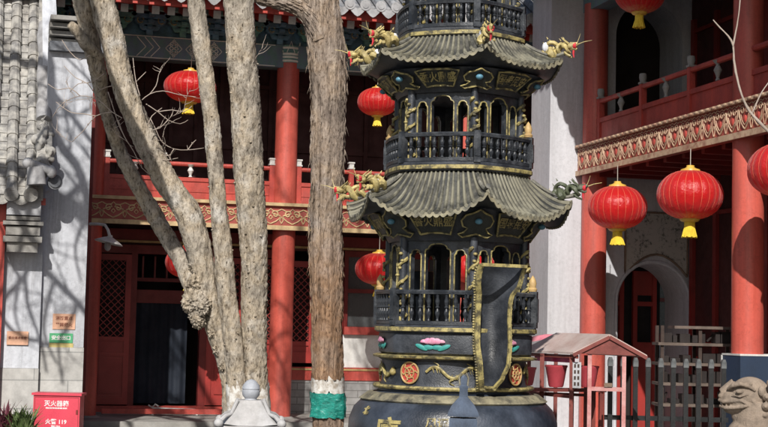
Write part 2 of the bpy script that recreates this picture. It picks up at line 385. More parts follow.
# ------------------------------------------------------------------ ground
g = MB(); g.add([(-150,-150,0),(150,-150,0),(150,150,0),(-150,150,0)], [(0,1,2,3)])
mt, nt, b = newmat('courtyard_paving'); v = coords(nt)
br = nt.nodes.new('ShaderNodeTexBrick'); nt.links.new(v, br.inputs[0]); br.inputs['Color1'].default_value = (.14,.137,.13,1); br.inputs['Color2'].default_value = (.11,.107,.10,1)
br.inputs['Mortar'].default_value = (.06,.058,.055,1); br.inputs['Scale'].default_value = 1; br.inputs['Brick Width'].default_value = .9; br.inputs['Row Height'].default_value = .45; br.inputs['Mortar Size'].default_value = .012
n = noise_n(nt, v, 1.3, 6, .7); rr = ramp(nt, n.outputs['Fac'], [(.3, (.7,)*3), (.7, (1.15,)*3)])
nt.links.new(mixc(nt, 1.0, br.outputs[0], rr.outputs[0], 'MULTIPLY'), b.inputs['Base Color']); b.inputs['Roughness'].default_value = .85
tag(build('ground', g, mt), 'grey stone paving of the temple courtyard', kind='structure')
# ================================================================== MAIN HALL
YC, YF, YW = 23.6, 23.36, 25.0          # column axis, fascia face, ground-floor wall
hall = tag(empty('temple_hall', (4.6, YC, 0)), 'two-storey red temple hall with a balcony, gold scroll fascia and painted beams behind the trees', 'temple hall')
X1 = atY(282, 300, YC).x
BAY = 3.05
zb0, zb1 = atY(280, 230, YF).z, atY(280, 203, YF).z
print('hall X1', X1, 'band', zb0, zb1)
XL, XR = X1-BAY*2, X1+BAY*3
def H(name, mb, mat, parent=hall, **k): return build(name, mb, mat, parent, world=True, **k)
zcap0 = atY(285, 64, YC).z; 
zbeam0, zbeam1 = atY(180, 60, YC-.2).z, atY(180, 37, YC-.2).z
# columns
cols = [X1-BAY, X1, X1+BAY, X1+2*BAY]
for i, cx in enumerate(cols):
    mb = MB()
    mb.lathe([(.185, .12), (.185, 2.0), (.182, zb0), (.178, zcap0)], 28, (cx, YC, 0)); H('column', mb, M['red_col'])
    mb = MB(); mb.lathe([(.27, 0), (.27, .06), (.24, .10), (.2, .12)], 24, (cx, YC, 0)); H('column_base', mb, M['stone'])
    # painted capital with gold and pale bands
    c = H('painted_capital', MB().lathe([(.182, zcap0), (.182, zbeam1)], 28, (cx, YC, 0)), M['bracket_green'])
    mb = MB()
    for z in (zcap0+.01, zcap0+.07, zcap0+.12, zbeam1-.06): mb.lathe([(.186, z), (.190, z+.01), (.190, z+.025), (.186, z+.035)], 28, (cx, YC, 0), cap=False)
    for k in range(6):
        a = k*PI/3
        P = [(a-.35, zcap0+.16), (a, zcap0+.34), (a+.35, zcap0+.16)]
        mb.tube([(cx+.187*math.sin(q), YC-.187*math.cos(q), z) for q, z in P], .008, 5)
    H('capital_lines', mb, M['line_pale'], c)
# painted long beam
mb = MB(); mb.box(XL, XR, YC-.14, YC+.16, zbeam0, zbeam1); beam = H('painted_beam', mb, M['green_paint'])
mb = MB(); h = zbeam1-zbeam0; yb = YC-.145
def strip(mb, P, w=.018, y=yb): 
    for a, b in zip(P[:-1], P[1:]): mb.bar((a[0], y, a[1]), (b[0], y, b[1]), .012, w, up=(0,1,0))
for cx in cols[:-1]:
    a, b = cx+.25, cx+BAY-.25
    for q in (0, 1):
        for k, off in enumerate((.0, .12, .22)):
            s = 1 if q == 0 else -1; x = (a if q == 0 else b)+s*(.35+off)
            strip(mb, [(x, zbeam0+.03), (x+s*.14, zbeam0+h/2), (x, zbeam1-.03)], .014 if k else .024)
    n = 3; L = (b-a-1.6)/n
    for k in range(n):
        x0 = a+.8+k*L; x1 = x0+L-.06
        for d in (0, .035, .08):
            strip(mb, [(x0+d*1.6, zbeam0+h/2), (x0+.13+d, zbeam1-.04-d), (x1-.13-d, zbeam1-.04-d), (x1-d*1.6, zbeam0+h/2), (x1-.13-d, zbeam0+.04+d), (x0+.13+d, zbeam0+.04+d), (x0+d*1.6, zbeam0+h/2)], .012)
    strip(mb, [(a, zbeam1-.015), (b, zbeam1-.015)], .02); strip(mb, [(a, zbeam0+.015), (b, zbeam0+.015)], .02)
H('beam_lines', mb, M['line_pale'], beam)
# bracket sets between beam and rafters
zbr1 = atY(180, 16, YC-.2).z
mb = MB(); mb.box(XL, XR, YC-.02, YC+.15, zbeam1, zbr1+.25); H('bracket_board', mb, M['bracket_blue'])
gilt = MB()
x = XL+.2; k = 0
while x < XR:
    mb = MB()
    z = zbeam1+.004; s = (zbr1-zbeam1)/3.2
    mb.box(x-.05, x+.05, YC-.16, YC-.03, z, z+s*.7)
    for lv, (wd, dp) in enumerate(((.16, .22), (.24, .34), (.30, .46))):
        zz = z+s*(.7+lv*.8)
        poly = [(x-wd, zz+s*.4), (x-wd*.8, zz), (x+wd*.8, zz), (x+wd, zz+s*.4), (x+wd, zz+s*.62), (x-wd, zz+s*.62)]
        mb.prism(poly, lambda u, v, t, dp=dp: (u, YC-dp*.55-.05+t*.10, v), 0)
        mb.box(x-.045, x+.045, YC-dp, YC-.03, zz+.01, zz+s*.5)
        for e in (-1, 0, 1): mb.box(x+e*wd*.82-.04, x+e*wd*.82+.04, YC-dp*.55-.07, YC-dp*.55+.07, zz+s*.64, zz+s*.8)
    H('bracket_set', mb, [M['bracket_green'], M['bracket_blue']][k % 2])
    for e in (-.16, .16): gilt.tube([(x+e+.05*math.cos(a*.8), YC-.285, zbr1-.12+.05*math.sin(a*.8)) for a in range(8)], .009, 5)
    x += .52; k += 1
H('gilt_scrolls', gilt, M['gold_dull'])
# eave purlin + rafters with pale square ends
zr = atY(190, 13, 22.45).z
mb = MB(); mb.box(XL, XR, YC-.62, YC-.5, zbr1-.02, zbr1+.14); H('purlin', mb, M['bracket_green'])
ends = MB(); raf = MB(); x = XL+.1
while x < XR:
    raf.bar((x, 22.42, zr), (x, 24.2, zr+.50), .10, .10)
    ends.bar((x, 22.416, zr-.001), (x, 22.39, zr-.008), .112, .122)
    x += .232
ra = H('rafters', raf, M['red']); H('rafter_ends', ends, M['rafter_end'], ra)
zt = atY(200, -5, 21.95).z
mb = MB(); mb.bar((XL, 22.15, zt-.09), (XR, 22.15, zt-.09), .06, .14); mb.box(XL, XR, 22.15, 24.1, zt+.0, zt+.02); H('eave_board', mb, M['red'])
# roof: pan sheet, round cover rows, round ends, drip tiles
roof = H('roof', MB().add([(XL,22.0,zt+.02),(XR,22.0,zt+.02),(XR,28.5,zt+3.6),(XL,28.5,zt+3.6),(XL,22.0,zt-.03),(XR,22.0,zt-.03),(XR,34.6,zt),(XL,34.6,zt)], [(0,1,2,3),(0,4,5,1),(3,2,6,7)]), M['tile_hall'])
rows = MB(); ends = MB(); drips = MB(); x = XL+.1
while x < XR:
    rows.tube([(x, 21.92, zt+.03), (x, 24.5, zt+1.42), (x, 28.5, zt+3.65)], .07, 8)
    ends.tube([(x, 21.918, zt+.03), (x, 21.89, zt+.03)], .085, 12); ends.tube([(x, 21.89, zt+.03), (x, 21.88, zt+.03)], .05, 10)
    xm = x+.122
    poly = [(xm-.12, zt+.02), (xm-.10, zt-.07), (xm-.04, zt-.13), (xm, zt-.15), (xm+.04, zt-.13), (xm+.10, zt-.07), (xm+.12, zt+.02), (xm, zt-.03)]
    drips.prism(poly, lambda u, v, t: (u, 21.90+t*.02, v))
    x += .244
H('cover_tiles', rows, M['tile_hall'], roof); H('round_tile_ends', ends, M['drip'], roof); H('drip_tiles', drips, M['drip'], roof)
mb = MB(); mb.box(XL, XR, 28.3, 28.7, zt+3.5, zt+4.1); H('ridge', mb, M['tile'], roof)
# shell: floor slab, back wall, sides, upper wall
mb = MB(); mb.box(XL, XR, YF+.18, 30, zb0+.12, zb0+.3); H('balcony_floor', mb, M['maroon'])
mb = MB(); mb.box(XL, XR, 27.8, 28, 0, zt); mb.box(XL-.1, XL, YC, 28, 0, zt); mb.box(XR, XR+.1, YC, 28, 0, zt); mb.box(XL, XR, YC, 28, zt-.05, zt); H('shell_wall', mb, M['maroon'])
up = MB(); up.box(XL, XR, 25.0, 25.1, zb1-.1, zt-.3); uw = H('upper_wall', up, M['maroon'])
mb = MB(); x = XL+.2
while x < XR:
    mb.box(x-.035, x+.035, 24.94, 24.998, zb1+.02, zbeam0+.3); 
    x += .42
for z in (zb1+.5, zb1+1.0, zb1+2.05): mb.box(XL, XR, 24.95, 24.997, z, z+.07)
H('upper_mullions', mb, M['maroon'], uw)
# fascia with ruyi scrolls
fz0, fz1 = zb0+.075, zb1-.07
fas = H('fascia', MB().box(XL, XR, YF, YF+.17, zb0+.02, zb1-.015), M['fascia_red'])
mb = MB(); mb.box(XL, XR, YF-.035, YF-.002, zb0, zb0+.07); mb.box(XL, XR, YF-.055, YF+.2, zb1-.05, zb1); H('gold_trim', mb, M['cream'], fas)
def ruyi(mb, f, w, h, r):
    """heart shaped cloud scroll centred on 0, f(u,v)->3D"""
    for s in (-1, 1):
        P = []
        for i in range(17):     # spiral volute
            a = PI*.1+i/16*PI*2.35; rr = w*.17*(1-i/21)
            P.append((s*(w*.21+rr*math.cos(PI-a)*1), h*.10+rr*math.sin(a)))
        P = P[::-1]
        P += [(s*w*.44, h*.02), (s*w*.40, -h*.14), (s*w*.24, -h*.30), (0, -h*.44)]
        mb.tube([f(u, v) for u, v in P], r, 5)
    mb.tube([f(-w*.5, h*.40), f(-w*.3, h*.28), f(-w*.1, h*.30), f(0, h*.42), f(w*.1, h*.30), f(w*.3, h*.28), f(w*.5, h*.40)], r*.9, 5)
    mb.tube([f(0, h*.05), f(-.03*1, -h*.08), f(0, -h*.2), f(.03, -h*.08), f(0, h*.05)], r*.8, 5)
    mb.tube([f(-w*.5, -h*.42), f(-w*.42, -h*.22), f(-w*.5, -h*.02)], r*.8, 5)
    mb.tube([f(w*.5, -h*.42), f(w*.42, -h*.22), f(w*.5, -h*.02)], r*.8, 5)
mb = MB(); x = XL+.2; zc = (fz0+fz1)/2
while x < XR:
    ruyi(mb, lambda u, v: (x+u, YF-.006, zc+v), .35, (fz1-fz0)*.98, .0105); x += .352
H('fascia_scrolls', mb, M['cream'], fas)
# balustrade
zr0 = zb1; zrt = atY(161, 161, YC).z
bal = MB(); YB = YC+.02
rt = zrt
H_ = rt-zr0
for i, cx in enumerate([cols[0]-BAY]+cols):
    a, b = cx+.19, cx+BAY-.19
    bal.tube([(a, YB, rt-.03), (b, YB, rt-.03)], .035, 8)
    bal.box(a, b, YB-.03, YB+.03, zr0+H_*.50, zr0+H_*.60); bal.box(a, b, YB-.035, YB+.035, zr0+.0, zr0+.07)
    bal.box(a, b, YB-.012, YB+.012, zr0+.07, zr0+H_*.5); bal.box(a, b, YB-.022, YB+.022, zr0+H_*.22, zr0+H_*.27)
    for k in range(4):
        x = a+.05+(b-a-.1)*k/3
bl = H('balustrade', bal, M['red'])
post = None; vase = None
vp = [(.02,0),(.035,.01),(.02,.03),(.03,.06),(.055,.10),(.03,.14),(.022,.15),(.06,.18),(.07,.19),(.0,.2)]
for cx in [cols[0]-BAY]+cols:
    a, b = cx+.22, cx+BAY-.22
    xs = [a, a+(b-a)/3, a+2*(b-a)/3, b]
    for k, x in enumerate(xs):
        if post is None:
            mb = MB(); mb.box(-.04, .04, -.04, .04, 0, H_+.02); post = build('post', mb, M['red'], bl)
            c = MB(); c.box(-.05, .05, -.05, .05, H_+.022, H_+.045); c.box(-.038, .038, -.038, .038, H_+.045, H_+.11); c.box(-.05,.05,-.05,.05,H_+.11,H_+.135); build('post_cap', c, M['white_paint'], post); p = post
        else: p = dup(post, bl)
        p.location = Vector((x, YB, zr0))-chain_loc(bl)
        if k < 3:
            if vase is None:
                mb = MB(); mb.lathe([(r*.95, z*H_*.36/.2) for r, z in vp], 12); vase = build('vase_baluster', mb, M['white_paint'], bl); v_ = vase
            else: v_ = dup(vase, bl)
            v_.location = Vector(((x+xs[k+1])/2, YB, zr0+H_*.60))-chain_loc(bl)
# ---- ground floor wall
def leaf(name, x0, x1, z0, z1, y, mats, parent, open_a=0, lat=True, rail=.42):
    d = H(name, MB().box(x0, x0+.09, y-.03, y+.03, z0, z1).box(x1-.09, x1, y-.03, y+.03, z0, z1)
          .box(x0+.09, x1-.09, y-.03, y+.03, z1-.10, z1).box(x0+.09, x1-.09, y-.03, y+.03, z0, z0+.12)
          .box(x0+.09, x1-.09, y-.03, y+.03, z0+(z1-z0)*rail, z0+(z1-z0)*rail+.07).box(x0+.09, x1-.09, y-.03, y+.03, z0+(z1-z0)*(rail-.10), z0+(z1-z0)*(rail-.10)+.06)
          .box(x0+.09, x1-.09, y-.005, y+.015, z0+.12, z0+(z1-z0)*rail)
          .box(x0+.15, x1-.15, y-.022, y-.006, z0+.18, z0+(z1-z0)*(rail-.10)-.06), mats[0], parent)
    mb = MB(); lz0 = z0+(z1-z0)*rail+.07; lz1 = z1-.10; wx = x1-x0-.18; hz = lz1-lz0
    st = .115
    k = -int(hz/st)-1
    while k*st < wx+hz:
        for sgn in (1, -1):
            # line u + sgn*v = k*st  clipped to the rectangle
            c = k*st if sgn == 1 else k*st
            P = []
            if sgn == 1:
                for u in (0, wx):
                    v = c-u
                    if 0 <= v <= hz: P.append((u, v))
                for v in (0, hz):
                    u = c-v
                    if 0 < u < wx: P.append((u, v))
            else:
                c = k*st
                for u in (0, wx):
                    v = u-c+0
                    if 0 <= v <= hz: P.append((u, v))
                for v in (0, hz):
                    u = v+c
                    if 0 < u < wx: P.append((u, v))
            if len(P) >= 2:
                a, b = P[0], P[1]
                if math.dist(a, b) > .03: mb.bar((x0+.09+a[0], y+.006*sgn, lz0+a[1]), (x0+.09+b[0], y+.006*sgn, lz0+b[1]), .012, .018, up=(0,1,0))
        k += 1
    H('lattice', mb, mats[1], d)
    H('backing', MB().box(x0+.09, x1-.09, y+.03, y+.04, lz0, lz1), M['black'], d)
    return d
zd1 = atY(110, 254, YW).z; zd0 = atY(110, 404, YW).z
zth = max(.02, atY(150, 414, YW-.3).z)
print('door z', zd0, zd1, 'thr', zth)
pxX = lambda px, Y=YW, py=330: atY(px, py, Y).x
leaf('lattice_door', pxX(90), pxX(129), zd0, zd1, YW-.06, (M['red_door'], M['red_door']), hall)
leaf('lattice_door', pxX(206), pxX(206)+.62, zd0, zd1, YW-.06, (M['red_door'], M['red_door']), hall)
leaf('lattice_door', pxX(206)+.64, pxX(206)+1.2, zd0, zd1, YW-.06, (M['red_door'], M['red_door']), hall)
mb = MB(); mb.box(pxX(129), pxX(135), YW-.08, YW+.08, 0, zd1+.02); mb.box(pxX(199), pxX(206), YW-.08, YW+.08, 0, zd1+.02); mb.box(X1-BAY-.15, pxX(90)-.003, YW-.08, YW+.08, 0, zd1+.02)
mb.box(X1-BAY-.15, X1+.1, YW-.085, YW+.08, zd1+.02, zd1+.16); H('door_frame', mb, M['red_dark'])
H('door_sill', MB().box(X1-BAY, X1+.05, YW-.12, YW+.1, 0.0, zd0-.02), M['red'])
H('transom_board', MB().box(XL, XR, YW-.02, YW+.06, zd1+.16, zb0+.2), M['maroon'])
H('gold_bead', MB().box(XL, XR, YW-.14, YW-.03, zd1+.20, zd1+.235), M['gold'])
H('lintel', MB().box(XL, XR, YW-.12, YW-.022, zd1+.24, zd1+.42), M['red_dark'])
# curtain in the open doorway, folds
cx0, cx1, cz0, cz1 = pxX(136), pxX(190), zd0, atY(160, 303, YW).z
mb = MB(); mb.grid(lambda u, v: (cx0+(cx1-cx0)*u, YW+.35+.018*math.sin(u*34)+.01*math.sin(u*13+v*2), cz0+(cz1-cz0)*v), 60, 8); mb.grid(lambda u, v: (cx0+(cx1-cx0)*u, YW+.37+.018*math.sin(u*34)+.01*math.sin(u*13+v*2), cz0+(cz1-cz0)*v), 60, 8)
H('door_curtain', mb, M['navy'])
mb = MB(); mb.box(cx0, pxX(200), YW+.3, YW+.42, cz1, cz1+.22); mb.box(cx0, pxX(200), YW+.3, YW+.42, cz1+.36, cz1+.42)
for k in range(5): mb.box(cx0+.1+k*.2, cx0+.13+k*.2, YW+.33, YW+.4, cz1+.42, zd1)
H('inner_door_rail', mb, M['red_dark'])
H('inner_wall', MB().box(XL, XR, 26.2, 26.3, 0, zb0+.1), M['black'])
# right bay: wall with lattice window, window, dado
zg = lambda py, px=320: atY(px, py, YW).z
a0 = X1+.05; wx0 = pxX(343, YW, 300); a1 = X1+BAY*3
H('brick_base', MB().box(a0, a1, YW-.10, YW+.1, 0, zg(380)), M['brick'])
H('sill_band', MB().box(a0, a1, YW-.12, YW+.1, zg(380)+.003, zg(367)), M['red'])
H('sill_bead', MB().box(a0, a1, YW-.135, YW-.123, zg(367)-.05, zg(367)-.02), M['gold'])
leaf('lattice_window', pxX(284), pxX(313), zg(363), zg(262), YW-.06, (M['red_door'], M['red_door']), hall, rail=.17)
leaf('lattice_window', pxX(313)+.02, wx0-.02, zg(363), zg(262), YW-.06, (M['red_door'], M['red_door']), hall, rail=.17)
H('dado_panel', MB().box(wx0, a1, YW-.06, YW+.08, zg(367)+.003, zg(334)), M['white_paint'])
H('window_sill', MB().box(wx0, a1, YW-.14, YW+.06, zg(334)+.003, zg(326)), M['red'])
mb = MB(); x = wx0
while x < a1: mb.box(x, x+.07, YW-.06, YW+.03, zg(326)+.003, zg(252)); x += .72
mb.box(wx0, a1, YW-.055, YW+.03, zg(292), zg(288)); mb.box(wx0, a1, YW-.055, YW+.03, zg(256), zg(250)); H('window_frame', mb, M['red_dark'])
H('window_panes', MB().box(wx0, a1, YW-.01, YW+.0, zg(326)+.003, zg(252)), M['glass_grey'])
# step and porch platform
H('porch_platform', MB().box(XL, XR, 22.6, 28, 0, .09), M['stone'])
# white metal handle bar lying on the low rail in the doorway
mb = MB(); p0 = atY(152, 408, 24.2); p1 = atY(196, 410, 24.2); mb.tube([p0, p1], .018, 8); mb.tube([p0+Vector((-.06,0,.05)), p0+Vector((0,0,.01)), p0+Vector((.05,0,.06)), p0+Vector((.1,0,.03))], .014, 6); mb.box(p0.x, p0.x+.03, 24.19, 24.22, .09, p0.z); mb.box(p1.x, p1.x+.03, 24.19, 24.22, .09, p1.z)
tag(build('step_rail', mb, M['white_paint']), 'low white metal rail standing before the open doorway', 'rail')
# low red railing along porch, whose top shows at the foot of the picture
mb = MB(); zt_ = atY(150, 415, 23.2).z; zt_ = max(.2, zt_)
mb.box(cols[0]+.3, cols[1]-.3, 23.95, 24.0, .12, zt_); tag(build('low_red_board', mb, M['red']), 'low red board across the foot of the hall doorway', 'board')

# ================================================================== RIGHT GALLERY
XG = 8.83; YE = 21.0
gal = tag(empty('gallery_building', (XG, 14, 0)), 'red two-storey side gallery with a carved balcony fascia, seen at an angle by the lanterns', 'gallery')
def G(name, mb, mat, parent=gal, **k): return build(name, mb, mat, parent, world=True, **k)
gc = [atX(593, 300, XG), atX(747.5, 300, XG)]
Yg = [gc[0].y, gc[1].y]; SP = Yg[0]-Yg[1]; print('gallery cols', Yg)
Yg += [Yg[1]-SP, Yg[1]-2*SP]
YS = Yg[3]-.3
XB = XG-.20
gb0 = atX(670, 154.2, XB-.03).z; gb1 = atX(670, 119.4, XB-.03).z
print('gallery band', gb0, gb1)
GZT = 7.0
for y in Yg:
    G('column', MB().lathe([(.19, .1), (.19, 2.5), (.185, 4.2), (.18, GZT-.5)], 28, (XG, y, 0)), M['red_col'])
    G('column_base', MB().lathe([(.28, 0), (.28, .05), (.24, .09), (.2, .1)], 24, (XG, y, 0)), M['stone'])
fas = G('fascia', MB().box(XB, XB+.16, YS, YE-.01, gb0+.02, gb1-.02), M['fascia_red'])
mb = MB(); mb.box(XB-.035, XB-.003, YS, YE-.01, gb0, gb0+.075)
y = YE-.08
mb.box(XB-.05, XB+.2, YS, YE-.01, gb1-.04, gb1)
while y > YS:
    mb.ell((XB-.05, y, gb1-.02), (.012, .05+.01*random.random(), .022), 8, 5); y -= .15
G('gold_trim', mb, M['cream_pink'], fas)
mb = MB(); y = YE-.2; zc = (gb0+.075+gb1-.04)/2; hh = gb1-gb0-.13
mb2 = MB()
while y > YS:
    f = lambda u, v: (XB-.012, y-u, zc+v)
    w_ = .29; jz = random.uniform(-.006, .006)
    hgt = gb1-gb0-.13
    for s_ in (-1, 1):
        P = [(s_*w_*.50, hgt*.30), (s_*w_*.46, hgt*.05), (s_*w_*.30, -hgt*.22), (s_*w_*.10, -hgt*.40), (0, -hgt*.46)]
        mb.tube([f(u, v+jz) for u, v in P], .0085, 5)
        P = [(s_*w_*.33, hgt*.10), (s_*w_*.26, -hgt*.10), (s_*w_*.10, -hgt*.26), (0, -hgt*.31)]
        mb.tube([f(u, v+jz) for u, v in P], .006, 5)
        P = []
        for i in range(15): a_ = i/14*PI*2.3; rr = w_*.17*(1-i/20); P.append((s_*(w_*.20+rr*math.cos(a_)), hgt*.22+rr*1.1*math.sin(a_)))
        mb.tube([f(u, v+jz) for u, v in P], .0075, 5)
        P = [(s_*w_*.5, hgt*.46), (s_*w_*.38, hgt*.40), (s_*w_*.2, hgt*.47), (0, hgt*.40)]
        mb.tube([f(u, v) for u, v in P], .007, 5)
        mb.tube([f(s_*w_*.5, -hgt*.46), f(s_*w_*.42, -hgt*.24), f(s_*w_*.5, -hgt*.08)], .006, 5)
    mb2.ell((XB-.005, y, zc-.03), (.016, .034, .05), 8, 6)
    y -= .31
G('fascia_scrolls', mb, M['cream_pink'], fas); G('fascia_bosses', mb2, M['red'], fas)
# balustrade on the balcony
YBx = XG-.02; gr1 = atX(670, 75, YBx).z; hb = gr1-gb1; print('g rail', gb1, gr1)
mb = MB(); mb.tube([(YBx, YS, gr1-.035), (YBx, YE-.02, gr1-.035)], .04, 8)
mb.box(YBx-.035, YBx+.035, YS, YE-.02, gb1+hb*.46, gb1+hb*.56); mb.box(YBx-.035, YBx+.035, YS, YE-.02, gb1+.0, gb1+.08); mb.box(YBx-.012, YBx+.012, YS, YE-.02, gb1+.08, gb1+hb*.46)
bl = G('balustrade', mb, M['red'])
ys = [atX(px, 90, YBx).y for px in (601, 644, 691)]; st = (ys[0]-ys[2])/2; print('posts', ys, st)
k = 0; post = vase = None
y = ys[0]
while y > YS:
    if post is None:
        p0 = build('post', MB().box(-.04,.04,-.04,.04,0,hb+.0), M['red'], bl); post = p0
        mb = MB(); mb.box(-.05,.05,-.05,.05,hb+.003,hb+.03); mb.lathe([(.04,hb+.03),(.045,hb+.05),(.055,hb+.09),(.05,hb+.14),(.045,hb+.15)], 10); build('post_cap', mb, M['stone'], post); p = post
    else: p = dup(post, bl)
    p.location = Vector((YBx, y, gb1))-chain_loc(bl)
    yy = y-st/2
    if yy > YS:
        if vase is None: vase = build('vase_baluster', MB().lathe([(r, z*hb*.42/.2) for r, z in vp], 12), M['stone'], bl); v_ = vase
        else: v_ = dup(vase, bl)
        v_.location = Vector((YBx, yy, gb1+hb*.56))-chain_loc(bl)
    y -= st
# floor, inner wall, roof
XI = 10.5
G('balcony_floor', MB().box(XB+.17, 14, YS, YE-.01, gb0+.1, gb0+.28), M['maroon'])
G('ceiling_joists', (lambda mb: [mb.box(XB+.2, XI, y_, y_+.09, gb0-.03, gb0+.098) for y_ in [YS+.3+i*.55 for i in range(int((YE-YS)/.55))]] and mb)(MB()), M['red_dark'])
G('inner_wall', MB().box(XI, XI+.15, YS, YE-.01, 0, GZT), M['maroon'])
mb = MB(); y = YE-.15
while y > YS:
    for (z0, z1) in ((.1, gb0-.2), (gb0+.3, GZT-.6)):
        mb.box(XI-.06, XI-.002, y-.05, y+.05, z0, z1)
        for q in (.30, .36, .9): mb.box(XI-.05, XI-.003, y-.7, y-.05, z0+(z1-z0)*q, z0+(z1-z0)*q+.06)
    y -= .75
G('inner_mullions', mb, M['red_dark'])
mb = MB(); mb.box(XI-.09, XI-.063, YE-2.12, YE-2.07, .1, gb0-.2); G('pale_bead', mb, M['wood'])
G('porch_platform', MB().box(XG-.6, 14, YS, YE-.01, 0, .09), M['stone'])
ex, ez = 7.42, 7.08
rf = G('roof', MB().add([(ex,YS-.5,ez),(ex,YE+.9,ez),(13,YE+.9,ez+3.2),(13,YS-.5,ez+3.2),(ex,YS-.5,ez-.1),(ex,YE+.9,ez-.1),(13,YE+.9,ez-.05),(13,YS-.5,ez-.05)], [(0,1,2,3),(4,5,6,7),(0,4,5,1),(1,5,6,2),(0,4,7,3)]), M['tile'])
rows = MB(); dr = MB(); y = YS-.4
while y < YE+.9:
    rows.tube([(ex-.06, y, ez+.03), (13, y, ez+3.23)], .07, 7); dr.ell((ex-.05, y+.12, ez-.05), (.02, .10, .10), 8, 6); dr.tube([(ex-.06, y, ez+.02), (ex-.085, y, ez+.02)], .09, 10); y += .25
G('cover_tiles', rows, M['tile'], rf); G('drip_tiles', dr, M['drip'], rf)
G('eave_beam', MB().box(XG-.14, XG+.14, YS, YE-.01, GZT-.6, GZT-.02), M['green_paint'])

# ---- end wall with arches
ew = tag(empty('gable_wall', (9.2, YE+.4, 0)), 'tall pale plaster wall with an arched doorway at the far end of the gallery', 'wall')
def E(name, mb, mat, parent=ew, **k): return build(name, mb, mat, parent, world=True, **k)
def arch_wall(mb, u0, u1, v0, v1, cu, hw, vs, rise, fn, n=18, sill=None, shape=None):
    """wall panel with an arched hole; fn(u,v,t)"""
    sill = v0 if sill is None else sill
    pts = []
    for i in range(n+1):
        a = PI-PI*i/n
        q = shape(i/n) if shape else (math.cos(a), math.sin(a))
        pts.append((cu+hw*q[0], vs+rise*q[1]))
    def quad(a, b, c, d):
        for t in (0, 1): mb.add([fn(*p, t) for p in (a, b, c, d)], [(0,1,2,3)])
    if sill > v0: quad((u0,v0),(u1,v0),(u1,sill),(u0,sill)); mb.add([fn(cu-hw,sill,0),fn(cu+hw,sill,0),fn(cu+hw,sill,1),fn(cu-hw,sill,1)], [(0,1,2,3)])
    for a, b in ((u0, cu-hw), (cu+hw, u1)): quad((a,sill),(b,sill),(b,vs),(a,vs)); quad((a,vs),(b,vs),(b,v1),(a,v1))
    for p, q in zip(pts[:-1], pts[1:]):
        if abs(q[0]-p[0]) > 1e-6: quad(p, q, (q[0], v1), (p[0], v1))
        mb.add([fn(*p,0),fn(*q,0),fn(*q,1),fn(*p,1)], [(0,1,2,3)])
    for s in (-1, 1): mb.add([fn(cu+s*hw,sill,0),fn(cu+s*hw,vs,0),fn(cu+s*hw,vs,1),fn(cu+s*hw,sill,1)], [(0,1,2,3)])
    for a, b in (((u0,v0),(u0,v1)),((u1,v0),(u1,v1)),((u0,v0),(u1,v0)),((u0,v1),(u1,v1))): mb.add([fn(*a,0),fn(*b,0),fn(*b,1),fn(*a,1)], [(0,1,2,3)])
    return pts
acx = atY(653, 300, YE).x; ahw = atY(688, 300, YE).x-acx; azs = atY(653, 302, YE).z
print('arch', acx, ahw, azs)
EX0 = atY(549, 200, YE).x
mb = MB(); pts = arch_wall(mb, EX0, XI+.3, 0, gb0+.2, acx, ahw, azs, ahw, lambda u, v, t: (u, YE+.8*t, v))
arch_wall(mb, EX0, XI+.3, gb0+.2, 8.2, acx-.1, ahw*.95, gb0+2.2, ahw*.95, lambda u, v, t: (u, YE+.8*t, v))
E('wall_body', mb, M['end_wall'])
E('wall_coping', MB().box(EX0-.1, XI+.4, YE-.1, YE+.9, 8.2, 8.4), M['tile'])
E('arch_molding', MB().tube([(u, YE-.01, v) for u, v in [(acx-ahw-.03, .1)]+[(acx+(p[0]-acx)*1.05, azs+(p[1]-azs)*1.05) for p in pts]+[(acx+ahw+.03, .1)]], .028, 6), M['end_wall'])
E('upper_backing', MB().box(EX0+.05, XI+.2, YE+.82, YE+.86, gb0+.2, 8), M['black'])
# door leaves set back in the arch: two red leaves, the right ajar
dy = YE+.84
dpar = E('arched_door', MB().box(acx-ahw-.05, acx+ahw+.05, dy+.25, dy+.3, 0, azs+ahw+.1), M['black'])
for s in (-1, 1):
    c = acx-.02+s*ahw*.48
    mb = MB(); mb.box(c-.20, c-.13, dy, dy+.06, 0, azs+.5); mb.box(c+.13, c+.20, dy, dy+.06, 0, azs+.5); mb.box(c-.13, c+.13, dy+.01, dy+.05, 0, azs-.62); mb.box(c-.13,c+.13,dy+.005,dy+.055,azs-.05,azs+.02)
    mb.box(c-.13, c+.13, dy+.02, dy+.05, azs+.12, azs+.5)
    E('door_leaf', mb, M['red_door'], dpar)
# painted landscape panel above the arch, with curved foot
px0, px1 = atY(625, 240, YE).x, atY(687, 240, YE).x; pz1 = atY(655, 213, YE).z
outl = [(px0, pz1), (px0, atY(625, 270, YE).z)]
for i in range(11):
    u = px0+(px1-px0)*i/10; a = PI-PI*(.18+.64*i/10); outl.append((u, azs+.02+(ahw+.12)*math.sin(a)))
outl += [(px1, atY(687, 274, YE).z), (px1, pz1)]
outl = [outl[0], outl[1]]+[p for p in outl[2:-2] ]+[outl[-2], outl[-1]]
pan = E('painted_panel', MB().prism(outl, lambda u, v, t: (u, YE-.012+.01*t, v)), None or M['glass_grey'])
mt, nt, b = newmat('ink_landscape'); v = coords(nt); n = noise_n(nt, v, 5, 7, .7); n2 = noise_n(nt, v, 22, 4, .7)
mm = N(nt, 'ShaderNodeMath', operation='MULTIPLY'); nt.links.new(n.outputs['Fac'], mm.inputs[0]); nt.links.new(n2.outputs['Fac'], mm.inputs[1])
rr = ramp(nt, mm.outputs[0], [(.25, (.46,.44,.40)), (.30, (.34,.33,.30)), (.34, (.13,.14,.12))]); nt.links.new(rr.outputs[0], b.inputs['Base Color']); pan.data.materials[0] = mt
